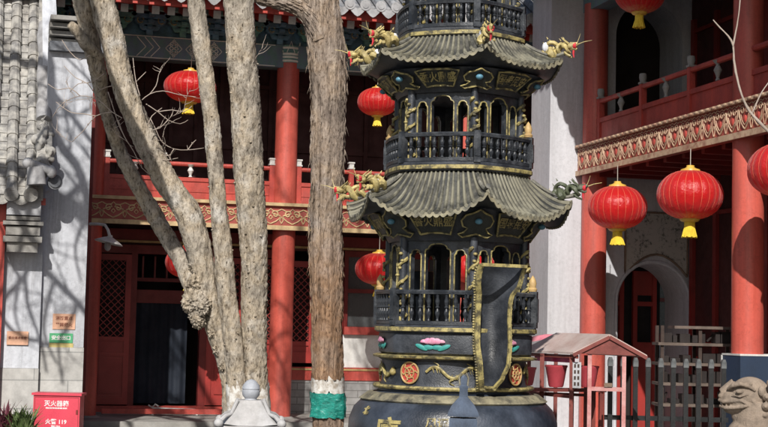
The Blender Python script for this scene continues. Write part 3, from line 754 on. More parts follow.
E('panel_border', MB().tube([(u, YE-.016, v) for u, v in outl+[outl[0]]], .018, 5), M['wood'], pan)

# ================================================================== LEFT WALL AND GATE ROOF
lw = tag(empty('side_wall', (.3, 21, 0)), 'pale plaster wall with tree shadows and paper notices, left of the hall doors', 'wall')
def Lw(name, mb, mat, parent=lw, **k): return build(name, mb, mat, parent, world=True, **k)
YL = 20.77
lx1 = atY(87, 250, YL).x; ltop = atY(75, 53, YL).z; lx0 = atY(39, 300, 20.9).x
print('left wall', lx1, ltop)
zash = atY(60, 347, YL).z
Lw('wall_body', MB().box(lx0, lx1, YL, YL+.5, zash, ltop), M['white_wall'])
Lw('ashlar_foot', MB().box(lx0, lx1+.006, YL-.012, YL+.5, 0, zash-.003), M['ashlar'])
Lw('coping', MB().box(lx0, lx1+.12, YL-.1, YL+.6, ltop+.003, ltop+.13), M['tile_dark'])
mb = MB()
for k in range(4): mb.box(lx0, lx1+.25-.05*k, YL+.2-.1*k, YL+.7, ltop+.16+.09*k, ltop+.22+.09*k)
Lw('cornice_boards', mb, M['stone'])
# second red post beside the doors
tag(H('red_post', MB().box(lx1+.02, lx1+.2, 23.0, 23.2, 0, zb0+3.0), M['red_dark']))

gate = tag(empty('gatehouse', (-.6, 19, 0)), 'small gatehouse with a steep grey tiled roof and carved verge ridge', 'gatehouse')
def Gt(name, mb, mat, parent=gate, **k): return build(name, mb, mat, parent, world=True, **k)
YGt = 20.69
gx1 = atY(41, 300, YGt).x; gx0 = -3.6
ze = atY(20, 196, 20.3).z; zup = atY(20, -30, 22.6).z
print('gate', gx1, ze, zup)
zgd = atY(20, 368, YGt).z
Gt('wall_body', MB().box(gx0, gx1, YGt, YGt+1.6, zgd, ze+.35), M['white_wall'])
Gt('ashlar_foot', MB().box(gx0, gx1+.005, YGt-.012, YGt+1.6, 0, zgd-.003), M['ashlar'])
# moulded stone bracket box under the eave
bx0, bx1 = atY(7, 240, YGt-.3).x, atY(38, 240, YGt-.3).x
mb = MB()
for z_a, z_b, o in ((252, 242, .0), (242, 236, .05), (235, 226, .02), (225, 221, .06), (220, 216, .02)):
    mb.box(bx0-o, bx1+o, YGt-.30-o, YGt-.002, atY(20, z_a, YGt-.3).z, atY(20, z_b, YGt-.3).z-.004)
Gt('stone_cornice', mb, M['stone'])
Gt('cornice_top', MB().box(bx0-.02, bx1+.02, YGt-.34, YGt-.003, atY(20, 215, YGt-.3).z, atY(20, 200, YGt-.3).z), M['white_old'])
Gt('eave_fascia', MB().box(gx0, gx1+.0, 20.4, 20.46, ze-.1, ze-.01), M['red'])
rx1 = atY(44, 150, 20.6).x
sl_ = (zup-ze)/2.3
roofp = Gt('roof', MB().add([(gx0,20.3,ze),(rx1,20.3,ze),(rx1,22.7,ze+2.4*sl_),(gx0,22.7,ze+2.4*sl_),(gx0,20.3,ze-.05),(rx1,20.3,ze-.05),(rx1,22.7,ze+2.4*sl_-.3),(gx0,22.7,ze+2.4*sl_-.3)], [(0,1,2,3),(4,5,6,7),(0,4,5,1),(1,5,6,2),(2,3,7,6),(0,3,7,4)]), M['tile'])
rows = MB(); pan_ = MB(); dr = MB(); x = rx1-.16; kk = 0
dirn = Vector((0, 1, sl_)).normalized(); nrm = Vector((0, -dirn.z, dirn.y))
while x > gx0:
    # cover tiles lap each other: slight taper per tile
    L = 3.9; n = 16
    for i in range(n):
        a = Vector((x, 20.3, ze))+dirn*(L*i/n)+nrm*.045; b_ = a+dirn*(L/n+.02)
        jx = random.uniform(-.006, .006)
        rows.tube([a+Vector((jx,0,0)), b_+Vector((jx,0,0))], [.082, .066], 9)
    for i in range(26):
        a = Vector((x-.125, 20.3, ze))+dirn*(L*i/26)+nrm*.02; b_ = a+dirn*(L/26+.03)-nrm*.015
        pan_.bar(a, b_, .15, .012, up=nrm)
    dr.tube([Vector((x, 20.29, ze))+nrm*.045, Vector((x, 20.255, ze-.01))+nrm*.045], .095, 14)
    dr.prism([(x-.125+u*.12, ze+.0-.12*math.sqrt(max(0, 1-u*u))) for u in [-1+i*.2 for i in range(11)]]+[(x-.125, ze+.0)], lambda u, v, t: (u, 20.265+.02*t, v))
    x -= .25; kk += 1
Gt('cover_tiles', rows, M['tile'], roofp); Gt('pan_tiles', pan_, M['tile'], roofp); Gt('eave_tiles', dr, M['tile'], roofp)
# verge ridge: stacked pale courses, with carved knobs low down
def along(s, o=0, dx=0): return Vector((rx1+dx, 20.3, ze))+dirn*s+nrm*o
mb = MB()
for o, w_ in ((.05, .22), (.12, .17), (.17, .20)): mb.bar(along(.5, o, .0), along(4.0, o, .0), w_, .07, up=nrm)
Gt('verge_ridge', mb, M['tile'], roofp)
mb = MB(); mb.tube([along(s, .21+.02*math.sin(s*2.3), -.01) for s in [1.15+i*.12 for i in range(16)]], [.10+.012*math.sin(i*1.1) for i in range(16)], 12, disp=lambda p, q, a, i: .012*noise.noise(p*9)); mb.bar(along(3.15, .3, 0), along(4.1, .3, 0), .10, .22, up=nrm)
Gt('ridge_roll', mb, M['drip'], roofp)
mb = MB(); random.seed(3)
for s in [.25+i*.085 for i in range(11)]:
    for q in range(2): 
        c = along(s, .15+random.uniform(0, .10), random.uniform(-.11, .09)); mb.ell(c, (random.uniform(.04,.09), random.uniform(.04,.07), random.uniform(.04,.08)), 9, 6)
    c = along(s, .20, random.uniform(-.06, .06)); mb.tube([c, c+Vector((random.uniform(-.08,.08), -.05, .05)), c+Vector((random.uniform(-.08,.06), -.07, .11))], [.03, .025, .012], 6)
remesh('ridge_beasts', mb, M['tile'], roofp, .018, 1, world=True)
c0 = atY(28, 163, 20.15); c1 = atY(50, 171, 20.15)
mb = MB(); mb.tube([c0, c0*.5+c1*.5+Vector((0,0,.01)), c1], [.065, .055, .06], 10); mb.ell(c0, .075, 10, 7); mb.ell(c1+Vector((.02,0,-.01)), (.07,.06,.085), 10, 7)
mb.tube([c0+Vector((.1,0,-.05)), c0+Vector((.12,0,-.28))], [.11,.13], 12); Gt('ridge_end_tile', mb, M['drip'], roofp)
c = atY(55, 182, 20.25); mb = MB(); mb.tube([c+Vector((0,.1,0)), c], .10, 14); mb.tube([c, c+Vector((0,-.02,0))], .075, 14); Gt('round_end_tile', mb, M['tile_dark'], roofp)
# added strip shaped for the white wall in the verge ridge's shade
gx = atY(52, 100, 18.9).x
Gt('gable_face', MB().add([tuple(atY(44, 192, 20.74)), tuple(atY(51, 190, 20.74)), tuple(atY(59, 60, 21.2)), tuple(atY(55, -20, 21.5)), tuple(atY(42, -20, 21.5)), tuple(atY(44, 192, 20.84)), tuple(atY(51, 190, 20.84)), tuple(atY(59, 60, 21.3)), tuple(atY(55, -20, 21.6)), tuple(atY(42, -20, 21.6))], [(0,1,2,3,4),(9,8,7,6,5),(1,6,7,2),(2,7,8,3),(0,5,6,1)]), M['white_wall'])
Gt('gate_post', MB().box(atY(-8, 300, YGt-.1).x, atY(2.5, 300, YGt-.1).x, YGt-.12, YGt-.016, 0, ze-.1), M['red'])
# small junction box at the roof corner
# ---- notices, lamp, fire box
def notice(px0, py0, px1, py1, Y, mat, lines, label, name='wall_notice', cat='notice', tcol='ink', th=.006):
    a = atY(px0, py0, Y); b = atY(px1, py1, Y); x0, x1, z1, z0 = a.x, b.x, a.z, b.z
    r = empty(name, ((x0+x1)/2, Y, z0)); tag(r, label, cat, None)
    W_, H2 = (x1-x0)/2, (z1-z0)
    build('sheet', MB().box(-W_, W_, -.004-th, -.004, 0, H2), mat, r)
    for txt, cz, size, *rest in lines:
        t = text_mb(txt, size*H2, .004*size); mb = MB(); place_mb(mb, t, lambda x, y, z: (x, y*.5-.006-th, z+cz*H2)); build('writing', mb, M[rest[0]] if rest else M[tcol], r, smooth=False)
    return r
notice(7, 331, 28, 345, YGt-.014, M['orange'], [('香火请点有度', .5, .22)], 'small orange notice with one line of brown writing, lowest on the plaster')
notice(53, 313.5, 75, 329.5, YL-.002, M['orange'], [('消防重点', .70, .27), ('严禁烟火', .28, .27)], 'orange notice with two lines of writing above the green one')
gn = notice(49.5, 333, 72.5, 343, YL-.002, M['notice_green'], [('安全出口', .5, .5, 'white_ink')], 'green notice with a yellow strip below, under an orange one')
build('yellow_strip', MB().box(-.155, .165, -.010, -.004, -.06, -.004), M['notice_yellow'], gn)
# wall lamp
lr = tag(empty('wall_lamp', tuple(atY(92, 225, YL-.05))), 'white gooseneck outdoor lamp with an enamel dish shade by the hall doors', 'lamp')
P0 = atY(90, 224, 22.6); Pm = [P0, atY(98, 224, 22.4), atY(105, 225, 22.3), atY(108, 230, 22.25), atY(110, 237, 22.2)]
Pm = [p-chain_loc(lr) for p in Pm]
build('arm', MB().tube(Pm, .022, 8), M['white_paint'], lr)
e = Pm[-1]
tilt = Matrix.Rotation(R(12), 3, 'Y')
sh = MB(); sh.lathe([(.03,.03),(.04,.0),(.09,-.02),(.17,-.06),(.21,-.085),(.205,-.095),(.16,-.07),(.03,-.02)], 24); mb = MB(); place_mb(mb, sh, lambda x, y, z: tuple(e+tilt @ Vector((x, y, z))))
build('lamp_shade', mb, M['white_paint'], lr)
b_ = MB().ell(e+tilt @ Vector((0, 0, -.14)), (.05,.05,.07), 12, 8); build('bulb', b_, M['marble'], lr)
# fire box
p = atD(57, 393, 17.5); fb = tag(empty('extinguisher_box', (p.x, p.y, 0), -YAW), 'red fire extinguisher cabinet with white writing standing on the ground', 'fire box')
wd = 46.5/2*17.5/1500; zt2 = p.z
build('cabinet', MB().box(-wd, wd, 0, .26, .05, zt2-.03), M['box_red'], fb)
build('lid', MB().box(-wd-.02, wd+.02, -.02, .28, zt2-.027, zt2), M['box_red'], fb)
build('foot', MB().box(-wd+.03, wd-.03, .03, .22, 0, .048), M['wood_dark'], fb)
for txt, z, s in (('灭火器箱', zt2-.125, .072), ('火警 119', zt2-.335, .066), ('FIRE EXTINGUISHER BOX', zt2-.175, .022), ('FIRE CALL', zt2-.385, .024)):
    t = text_mb(txt, s, .0015); mb = MB(); place_mb(mb, t, lambda x, y, zz: (x, y*.5-.003, zz+z)); build('writing', mb, M['white_ink'], fb, smooth=False)
for sx in (-1, 1): build('door_hinge', MB().box(sx*(wd-.03)-.012, sx*(wd-.03)+.012, -.008, -.001, zt2-.24, zt2-.19), M['red_dark'], fb)
build('door_frame_line', MB().box(-wd+.015, wd-.015, -.003, -.0005, zt2-.052, zt2-.048).box(-wd+.015, -wd+.019, -.003, -.0005, .1, zt2-.055).box(wd-.019, wd-.015, -.003, -.0005, .1, zt2-.055), M['red_dark'], fb)
build('door_seam', MB().box(-.003, .003, -.003, -.001, .08, zt2-.5), M['red_dark'], fb)
# leafy plants at the foot
def tuft(px, py, D, n, h, matk, label, seed):
    random.seed(seed); p = atD(px, py, D); root = empty('leafy_plant', (p.x, p.y, 0)); tag(root, label, 'plant', None); mb = MB()
    for i in range(n):
        a = random.uniform(0, 2*PI); l = h*random.uniform(.6, 1.05); s = random.uniform(.1, .35)*h; x0 = random.uniform(-.12,.12); y0 = random.uniform(-.1,.1)
        P = [Vector((x0+math.cos(a)*s*t*t, y0+math.sin(a)*s*t*t, .25+(l-.25)*t*(1-.18*t*t*random.random()))) for t in (0,.35,.7,1)]
        wd_ = [.006,.016,.013,.001]; side = Vector((-math.sin(a), math.cos(a), 0))
        vs_ = []; 
        for q, w2 in zip(P, wd_): vs_ += [q-side*w2, q+side*w2+Vector((0,0,.004))]
        mb.add(vs_, [(0,1,3,2),(2,3,5,4),(4,5,7,6)])
    build('foliage', mb, M[matk], root)
    build('pot', MB().lathe([(.12,0),(.17,.22),(.19,.26),(.19,.30),(.16,.30),(.16,.27)], 18), M['stone'], root)
tuft(22, 412, 16.8, 150, .62, 'leaf', 'green grassy plant in a stone pot beside the red fire box', 1)
tuft(3, 408, 16.9, 90, .66, 'leaf_red', 'purple-leaved plant in a stone pot, half cut by the edge of the picture', 2)
# ================================================================== INCENSE TOWER
AX = atD(453, 400, 13.0); TAZ = math.atan2(AX.x, AX.y)
tw = tag(empty('incense_tower', (AX.x, AX.y, 0), -TAZ), 'tall black cast-iron pagoda incense burner with tiled roofs and gold trim', 'incense burner')
TD = math.hypot(AX.x, AX.y)
def tz(py, r=0.0):     # height of a point at pixel row py, r metres in front of the axis
    # pixel column of the axis varies a little; use the axis azimuth
    d = TD-r
    px = 457
    for _ in range(3):
        v = atD(px, py, 10); k = d/math.hypot(v.x-EYE.x, v.y-EYE.y)*1.0
        p = EYE+(v-EYE)*k
        px += (TAZ-math.atan2(p.x, p.y))*1500
    return p.z
C0 = R(14)              # angle of the corner nearest the camera, positive = image right
def lp(r, th, z): return (r*math.sin(th), -r*math.cos(th), z)
def hexf(th, bl=.0):
    a = ((th-C0) % R(60))-R(30)
    return (1-bl)*math.cos(R(30))/math.cos(a)+bl
def T(name, mb, mat, parent=tw, **k): return build(name, mb, mat, parent, **k)
def ring(mb, prof, bl=.45, n=96, mi=0, cap=True):
    k = len(prof); vs_ = []; fs = []
    for r, z in prof:
        for j in range(n): th = 2*PI*j/n; vs_.append(lp(r*hexf(th, bl), th, z))
    for i in range(k-1):
        for j in range(n): a = i*n+j; b = i*n+(j+1) % n; fs.append((a, b, b+n, a+n))
    if cap: fs += [tuple(range(n-1,-1,-1)), tuple((k-1)*n+j for j in range(n))]
    mb.add(vs_, fs, mi); return mb
# ---- pot
zsh = tz(391, .62)
print('pot top', zsh)
prof = [(.30,.34),(.55,.36),(.74,.44),(.86,.56),(.905,.70),(.90,.80),(.86,.90),(.78,.98),(.70,zsh-.05),(.655,zsh-.02),(.645,zsh+.02)]
pot = T('cauldron', MB().lathe(prof, 72), M['iron_pot'])
T('shoulder_band', MB().lathe([(.80,.962),(.815,.975),(.74,1.03),(.70,zsh-.035),(.69,zsh-.045)], 72, cap=False), M['iron_edge'], pot)
T('cauldron_rim', MB().lathe([(.66,zsh+.0),(.69,zsh+.0),(.70,zsh+.015),(.69,zsh+.03),(.64,zsh+.03)], 72, cap=False), M['gold_line'], pot)
for k in range(3):
    a = R(14+60+120*k)
    mb = MB(); P = [lp(.60, a, .52), lp(.72, a, .40), lp(.70, a, .25), lp(.66, a, .12), lp(.72, a, .03)]
    mb.tube(P, [.17, .16, .11, .10, .13], 14, disp=lambda p, q, a_, i: .012*noise.noise(p*12)); mb.ell(lp(.80, a, .42), (.09,.09,.08), 12, 8); T('leg', mb, M['iron_pot'])
T('plinth', MB().lathe([(1.05,0),(1.05,.10),(1.0,.11),(1.0,.14)], 8, rf=None), M['stone'])
def potz(z):  # radius at height
    for (r0, z0), (r1, z1) in zip(prof[:-1], prof[1:]):
        if z0 <= z <= z1 and z1 > z0: return r0+(r1-r0)*(z-z0)/(z1-z0)
    return .9
def on_pot(txt, size, th, z, bold=0):
    t = text_mb(txt, size, bold, .004); mb = MB()
    def f(x, y, zz):
        z_ = z+zz; r = potz(z_)+.006-y
        return lp(r, th+x/.8, z_)
    place_mb(mb, t, f); T('gold_character', mb, M['gold_dull'], pot, smooth=False)
on_pot('北', .075, -math.asin(88/106), tz(413, .5), .002)
on_pot('唐', .24, R(-36), tz(424, .6)-.085, .006)
on_pot('风调', .085, R(-8), tz(421, .8)-.02, .002)
on_pot('雨顺', .085, R(-8), tz(421, .8)-.12, .002)
# ---- neck
zn0, zn1 = zsh+.025, tz(360, .6)
T('neck', MB().lathe([(.635, zn0), (.625, zn0+.03), (.625, zn1-.02), (.66, zn1)], 72), M['iron'])
rim1 = T('neck_rim', ring(MB(), [(.70, zn1), (.735, zn1+.008), (.74, zn1+.022), (.70, zn1+.032)], .55), M['gold_line'])
zc = (zn0+zn1)/2
nk = bpy.data.objects['neck'] if 'neck' in bpy.data.objects else None
for k, a in enumerate((-35, 55, 145, 235)):
    a = R(a); P = []
    mb = MB()
    def disc(r0, dz, mt_i):
        vs_ = []; n = 28
        for i in range(n): q = 2*PI*i/n; vs_.append(lp(.628+dz, a+r0*math.cos(q)/.63, zc+r0*math.sin(q)))
        for i in range(n): q = 2*PI*i/n; vs_.append(lp(.60, a+r0*math.cos(q)/.63, zc+r0*math.sin(q)))
        mb.add(vs_, [tuple(range(n))]+[(i, (i+1) % n, (i+1) % n+n, i+n) for i in range(n)], mt_i)
    disc(.085, .010, 0)
    md = T('medallion', mb, M['red'], nk)
    g = MB(); ps = [lp(.642, a+.088*math.cos(i/24*2*PI)/.63, zc+.088*math.sin(i/24*2*PI)) for i in range(25)]; g.tube(ps, .008, 6)
    g.tube([lp(.642, a+.045*math.cos(i/16*2*PI)/.63, zc+.045*math.sin(i/16*2*PI)) for i in range(17)], .006, 5)
    for j in range(6):
        q = j*PI/3; g.tube([lp(.642, a+(.045+.0)*math.cos(q)/.63, zc+.045*math.sin(q)), lp(.645, a+.06*math.cos(q+.3)/.63, zc+.06*math.sin(q+.3)), lp(.642, a+.082*math.cos(q)/.63, zc+.082*math.sin(q))], .006, 5)
        g.tube([lp(.642, a, zc), lp(.643, a+.04*math.cos(q)/.63, zc+.04*math.sin(q))], .005, 5)
    T('medallion_gilt', g, M['gold'], nk)
    # running gold dragon scroll between medallions
    g = MB(); P = []
    for i in range(40):
        t = i/39; P.append(lp(.636, a+R(14)+R(58)*t, zc+.045*math.sin(t*2*PI*2.1)+.01))
    g.tube(P, [.012*(1-.5*abs(i/39-.5))+.003 for i in range(40)], 6)
    for t, s in ((.12,1),(.36,-1),(.55,1),(.8,-1)):
        c = a+R(14)+R(58)*t; z_ = zc+.045*math.sin(t*2*PI*2.1)
        g.tube([lp(.638, c+.05*math.sin(q*.7)*s, z_+s*(.01*q)) for q in range(6)], [.009,.008,.007,.006,.005,.003], 5)
        for e in (-.03, .02, .05): g.tube([lp(.638, c+e, z_), lp(.640, c+e+.02, z_-s*.04)], [.007,.002], 5)
    g.ell(lp(.64, a+R(14)+R(58), zc), (.03,.03,.03), 8, 6)
    T('gilt_scroll', g, M['gold_dull'], nk)
# ---- lotus drum
zd0_, zd1_ = zn1+.03, tz(334, .65)
drum = T('lotus_drum', ring(MB(), [(.66, zd0_), (.69, zd0_+.02), (.695, zd1_-.02), (.69, zd1_)], .35), M['iron'])
for k in range(6):
    a = C0+R(30)+R(60)*k; zc2 = (zd0_+zd1_)/2+.01
    def pr(u, v, o): 
        th = a+u/.66; return lp(.695*hexf(th, .35)+o, th, zc2+v)
    mb = MB()
    for j, (uu, ww, hh_) in enumerate(((-.075,.035,.035),(.075,.035,.035),(-.04,.035,.055),(.04,.035,.055),(0,.04,.062))):
        vs_ = []; n = 14
        for i in range(n):
            q = 2*PI*i/n; vs_.append(pr(uu+ww*math.cos(q), .012+hh_*.5*(1 if math.sin(q) > 0 else .5)*math.sin(q)*1.2, .012+.003*j))
        vs_.append(pr(uu, .012, .03+.003*j)); mb.add(vs_, [(i, (i+1) % n, n) for i in range(n)])
    T('lotus_bloom', mb, M['pink'], drum)
    mb = MB()
    for uu, ww, hh_, sl in ((-.10,.055,.02,.35),(.10,.055,.02,-.35),(-.04,.05,.02,.0),(.04,.05,.02,0)):
        vs_ = []; n = 14
        for i in range(n):
            q = 2*PI*i/n; u_ = ww*math.cos(q); v_ = hh_*math.sin(q); vs_.append(pr(uu+u_, -.032+v_-sl*u_, .008))
        vs_.append(pr(uu, -.032, .022)); mb.add(vs_, [(i, (i+1) % n, n) for i in range(n)])
    T('lotus_leaves', mb, M['teal'], drum)
# ---- one storey: flange, railing, arcade, plaques, roof
def railing(z0, z1, Rr, nb, par_label=None):
    """hexagonal railing between z0 and z1"""
    bl = .42; h = z1-z0
    mb = MB(); ring(mb, [(Rr-.03, z1-.035), (Rr+.012, z1-.035), (Rr+.018, z1-.012), (Rr+.005, z1), (Rr-.03, z1), (Rr-.03, z1-.035)], bl, cap=False)
    ring(mb, [(Rr-.03, z0), (Rr+.006, z0), (Rr+.006, z0+.03), (Rr-.03, z0+.03), (Rr-.03, z0)], bl, cap=False)
    rl = T('railing', mb, M['iron_blue'])
    for k in range(6):
        th = C0+R(60)*k; c = Vector(lp((Rr-.01)*hexf(th, bl), th, 0)); Mx = Matrix.Translation(c) @ Matrix.Rotation(-0+th, 4, 'Z')
        mb = MB().box(-.028,.028,-.028,.028, z0-.01, z1+.012, 0, Mx); mb.box(-.02,.02,-.036,-.029, z0+.04, z1-.05, 0, Mx)
        T('railing_post', mb, M['iron_blue'], rl)
    hb_ = h-.065
    pr_ = [(.010,0),(.016,.02),(.010,.08),(.014,.18),(.021,.30),(.016,.40),(.011,.46),(.019,.5),(.019,.52),(.011,.56),(.018,.68),(.020,.76),(.011,.88),(.016,.97),(.012,1)]
    proto = None; rest = MB()
    for k in range(6):
        for j in range(nb):
            th = C0+R(60)*k+R(60)*(j+1)/(nb+1); a_ = ((th+PI) % (2*PI))-PI
            c = lp((Rr-.01)*hexf(th, bl), th, z0+.03)
            if abs(a_) < R(100):
                if proto is None: proto = build('baluster', MB().lathe([(r, z*hb_) for r, z in pr_], 9), M['iron_blue'], rl); o = proto
                else: o = dup(proto, rl)
                o.location = c
            else: rest.lathe([(r, z*hb_) for r, z in pr_[::2]], 6, c)
    tag(T('balusters_behind', rest, M['iron_blue'], rl), kind='stuff')
    return rl
def ogee(t):
    """cusped arch outline with square shoulders, t 0..1 -> (x,y)"""
    P = [(-1,0),(-1,.25),(-.94,.42),(-.80,.50),(-.74,.52),(-.70,.70),(-.55,.88),(-.30,.98),(0,1.0)]
    P = P+[(-x, y) for x, y in P[::-1][1:]]
    q = t*(len(P)-1); i = min(int(q), len(P)-2); f = q-i
    return (P[i][0]+(P[i+1][0]-P[i][0])*f, P[i][1]+(P[i+1][1]-P[i][1])*f)
def arcade(z0, z1, Rb):
    """hexagonal arcade wall with three arched openings a side, gilt arch trim, gilt dragon pillars"""
    bl = .28
    ar = MB(); tr = MB()
    def f(off):
        return lambda u, v, t: lp(Rb*hexf(u, bl)-.05*t+off, u, v)
    H_ = z1-z0
    for k in range(6):
        a = C0+R(60)*k
        segs = [(.05,.28,.168,.082,.105,.07), (.28,.72,.5,.192,.055,.085), (.72,.95,.832,.082,.105,.07)]
        for u0, u1, uc, hw, dv, rise in segs:
            U = lambda q: a+R(60)*q
            hw_ = R(60)*hw; vs1 = z1-dv-rise
            pts = arch_wall(ar, U(u0), U(u1), z0, z1, U(uc), hw_, vs1, rise*1.0, f(0), n=16, sill=z0+.02, shape=ogee)
            g = f(.006); ps = [g(U(uc)-hw_, z0+.02, 0)]+[g(p[0], p[1], 0) for p in pts]+[g(U(uc)+hw_, z0+.02, 0)]
            tr.tube(ps, .0065, 5)
        ar_fix = [(a-R(60)*.05, a+R(60)*.05)]
        for u0, u1 in ar_fix:
            q = []
            for u in (u0, a, u1): q.append(f(0)(u, z0, 0))
            n_ = 4; vs_ = []
            for u in [u0+(u1-u0)*i/n_ for i in range(n_+1)]: vs_ += [f(0)(u, z0, 0), f(0)(u, z1, 0), f(0)(u, z0, 1), f(0)(u, z1, 1)]
            fs = []
            for i in range(n_): b = 4*i; fs += [(b, b+4, b+5, b+1), (b+2, b+3, b+7, b+6), (b+1, b+5, b+7, b+3), (b, b+2, b+6, b+4)]
            ar.add(vs_, fs)
    body = T('arcade', ar, M['iron_blue'])
    T('arch_trim', tr, M['gold_line'], body)
    for k in range(6):
        a = C0+R(60)*k; rr_ = Rb*hexf(a, bl)
        mb = MB().tube([lp(rr_+.012, a, z0), lp(rr_+.012, a, z1)], .034, 10); p = T('corner_pillar', mb, M['iron'], body)
        g = MB(); n = 46
        g.tube([lp(rr_+.022+.036*math.cos(i*.55), a+.036*math.sin(i*.55)/rr_, z0+.03+(z1-z0-.1)*i/n) for i in range(n)], [.013+.004*math.sin(i*1.9) for i in range(n)], 6)
        random.seed(k)
        for i in range(10): g.ell(lp(rr_+.05, a+random.uniform(-.05,.05), z0+.06+(z1-z0-.14)*i/10), (.018,.018,.014), 6, 5)
        T('coiled_dragon', g, M['gold_dull'] , body)
    # added dark core pillar so the light stays out of the middle
    T('core_blocker', MB().lathe([(.045, z0), (.045, z1)], 14), M['iron'], body)
    return body
def roof(zedge, zcorner, ztop, Rc, Rt, Ri, zi, rows_=15):
    lift = zcorner-zedge
    def eave(th):
        a = abs(((th-C0) % R(60))-R(30))/R(30)   # 0 mid, 1 corner
        rr_ = Rc*(.60*math.cos(R(30))/math.cos(((th-C0) % R(60))-R(30))+.40*(.915+.085*a**4))
        return rr_, zedge+lift*a**3.0
    def surf(th, s):
        re, ze_ = eave(th); rt_ = Rt*hexf(th, .5); r = rt_+(re-rt_)*s
        z = ze_+(ztop-ze_)*(1-s)**1.75
        return r, z
    nseg = rows_*6; n = nseg*6; ns = 12; vs_ = []; fs = []
    top = MB(); 
    for i in range(ns+1):
        s = i/ns
        for j in range(n):
            th = C0+2*PI*j/n; r, z = surf(th, s)
            vs_.append(lp(r, th, z))
    for i in range(ns):
        for j in range(n): a = i*n+j; b = i*n+(j+1) % n; fs.append((a, b, b+n, a+n))
    top.add(vs_, fs); ro = T('roof', top, M['iron_pan'])
    tr_ = MB()
    for j in range(nseg):
        th = C0+2*PI*(j+.5)/nseg; P = []; rr2 = []
        for i in range(9):
            r, z = surf(th, i/8); P.append(lp(r+(.01 if i == 8 else 0), th, z+.006)); rr2.append((.010+.008*i/8)*(1+.08*random.uniform(-1,1)))
        tr_.tube(P, rr2, 6)
    T('tile_rows', tr_, M['iron_ridge'], ro)
    # scalloped drip edge
    ed = MB(); vs_ = []; fs = []
    for j in range(n):
        th = C0+2*PI*j/n; r, z = eave(th); ph = (j/6.0) % 1.0
        dn = .020+.020*abs(math.sin(PI*ph))
        vs_ += [lp(r+.004, th, z+.008), lp(r+.008, th, z-dn), lp(r-.010, th, z-dn), lp(r-.012, th, z+.004)]
    for j in range(n):
        b = 4*j; c = 4*((j+1) % n)
        for q in range(4): fs.append((b+q, c+q, c+(q+1) % 4, b+(q+1) % 4))
    ed.add(vs_, fs); T('drip_edge', ed, M['iron_edge'], ro)
    # soffit
    so_ = MB(); vs_ = []; fs = []; m_ = 72
    for s in (0, .35, .7, 1):
        for j in range(m_):
            th = C0+2*PI*j/m_; re, ze_ = eave(th); r = re-.012+(Ri*hexf(th, .5)-re)*s; z = ze_-.022+(zi-ze_)*s**.8
            vs_.append(lp(r, th, z))
    for i in range(3):
        for j in range(m_): a = i*m_+j; b = i*m_+(j+1) % m_; fs.append((a, b, b+m_, a+m_))
    so_.add(vs_, fs); T('soffit', so_, M['iron'], ro)
    # corner ridges
    for k in range(6):
        th = C0+R(60)*k; P = []
        for i in range(10):
            s = .12+.9*i/9; r, z = surf(th, min(1, s)); P.append(lp(r+(.02 if i == 9 else 0), th, z+.018+(.03*max(0, (i-6)/3)**2)))
        T('hip_ridge', MB().tube(P, [.016]*9+[.022], 7), M['iron_tile'], ro)
    return ro, surf, eave
def plaques(z0, z1, r0, r1, texts, big=1.0):
    """flaring frieze with framed name plates and bead ornaments"""
    fr = T('frieze', ring(MB(), [(r0-.02, z0-.03), (r0, z0), ((r0+r1)/2-.012, (z0+z1)/2), (r1, z1)], .6), M['iron'])
    hh_ = (z1-z0)
    def f(a):
        def g(u, v, o):   # u metres along, v 0..1 up
            th = a+u/((r0+r1)/2); r = (r0+(r1-r0)*v)*hexf(th, .6)+o
            return lp(r, th, z0+hh_*v-o*.6)
        return g
    for k in range(6):
        a = C0+R(30)+R(60)*k; g = f(a)
        w0, w1 = .145*big, .20*big
        poly = [(-w0,.12),(-w0*.4,.17),(w0*.4,.17),(w0,.12),(w1,.88),(w1*.5,.95),(-w1*.5,.95),(-w1,.88)]
        vs_ = [g(u, v, .014) for u, v in poly]+[g(u, v, -.01) for u, v in poly]; n = len(poly)
        p = T('name_plate', MB().add(vs_, [tuple(range(n))]+[(i, i+n, (i+1) % n+n, (i+1) % n) for i in range(n)]), M['plaque'], fr)
        T('plate_frame', MB().tube([g(u, v, .018) for u, v in poly+[poly[0]]], .009, 6), M['gold_line'], fr)
        txt = texts[k % len(texts)]
        t = text_mb(txt, .088*big, .0015, .002); q = MB(); place_mb(q, t, lambda x, y, z: g(x, .54+z/hh_*1.0, .017-y*.3)); T('plate_writing', q, M['gold_dull'], fr, smooth=False)
        a2 = C0+R(60)*k; g2 = f(a2)
        sh = [(0,.98),(.05,.86),(.10,.80),(.135,.62),(.12,.42),(.08,.36),(.11,.22),(.16,.16),(.12,.05),(.0,.16)]
        sh = [(u*big, v) for u, v in sh]; sh += [(-u, v) for u, v in sh[::-1][1:-1]]
        vs_ = [g2(u, v, .022) for u, v in sh]+[g2(u, v, -.01) for u, v in sh]; n = len(sh)
        T('cloud_boss', MB().add(vs_, [tuple(range(n))]+[(i, i+n, (i+1) % n+n, (i+1) % n) for i in range(n)]), M['plaque'], fr)
        T('boss_trim', MB().tube([g2(u, v, .026) for u, v in sh+[sh[0]]], .0075, 5), M['gold_line'], fr)
        T('boss_bead', MB().ell(g2(0, .60, .03), (.032,.032,.024), 12, 8), M['blue_bead'], fr)
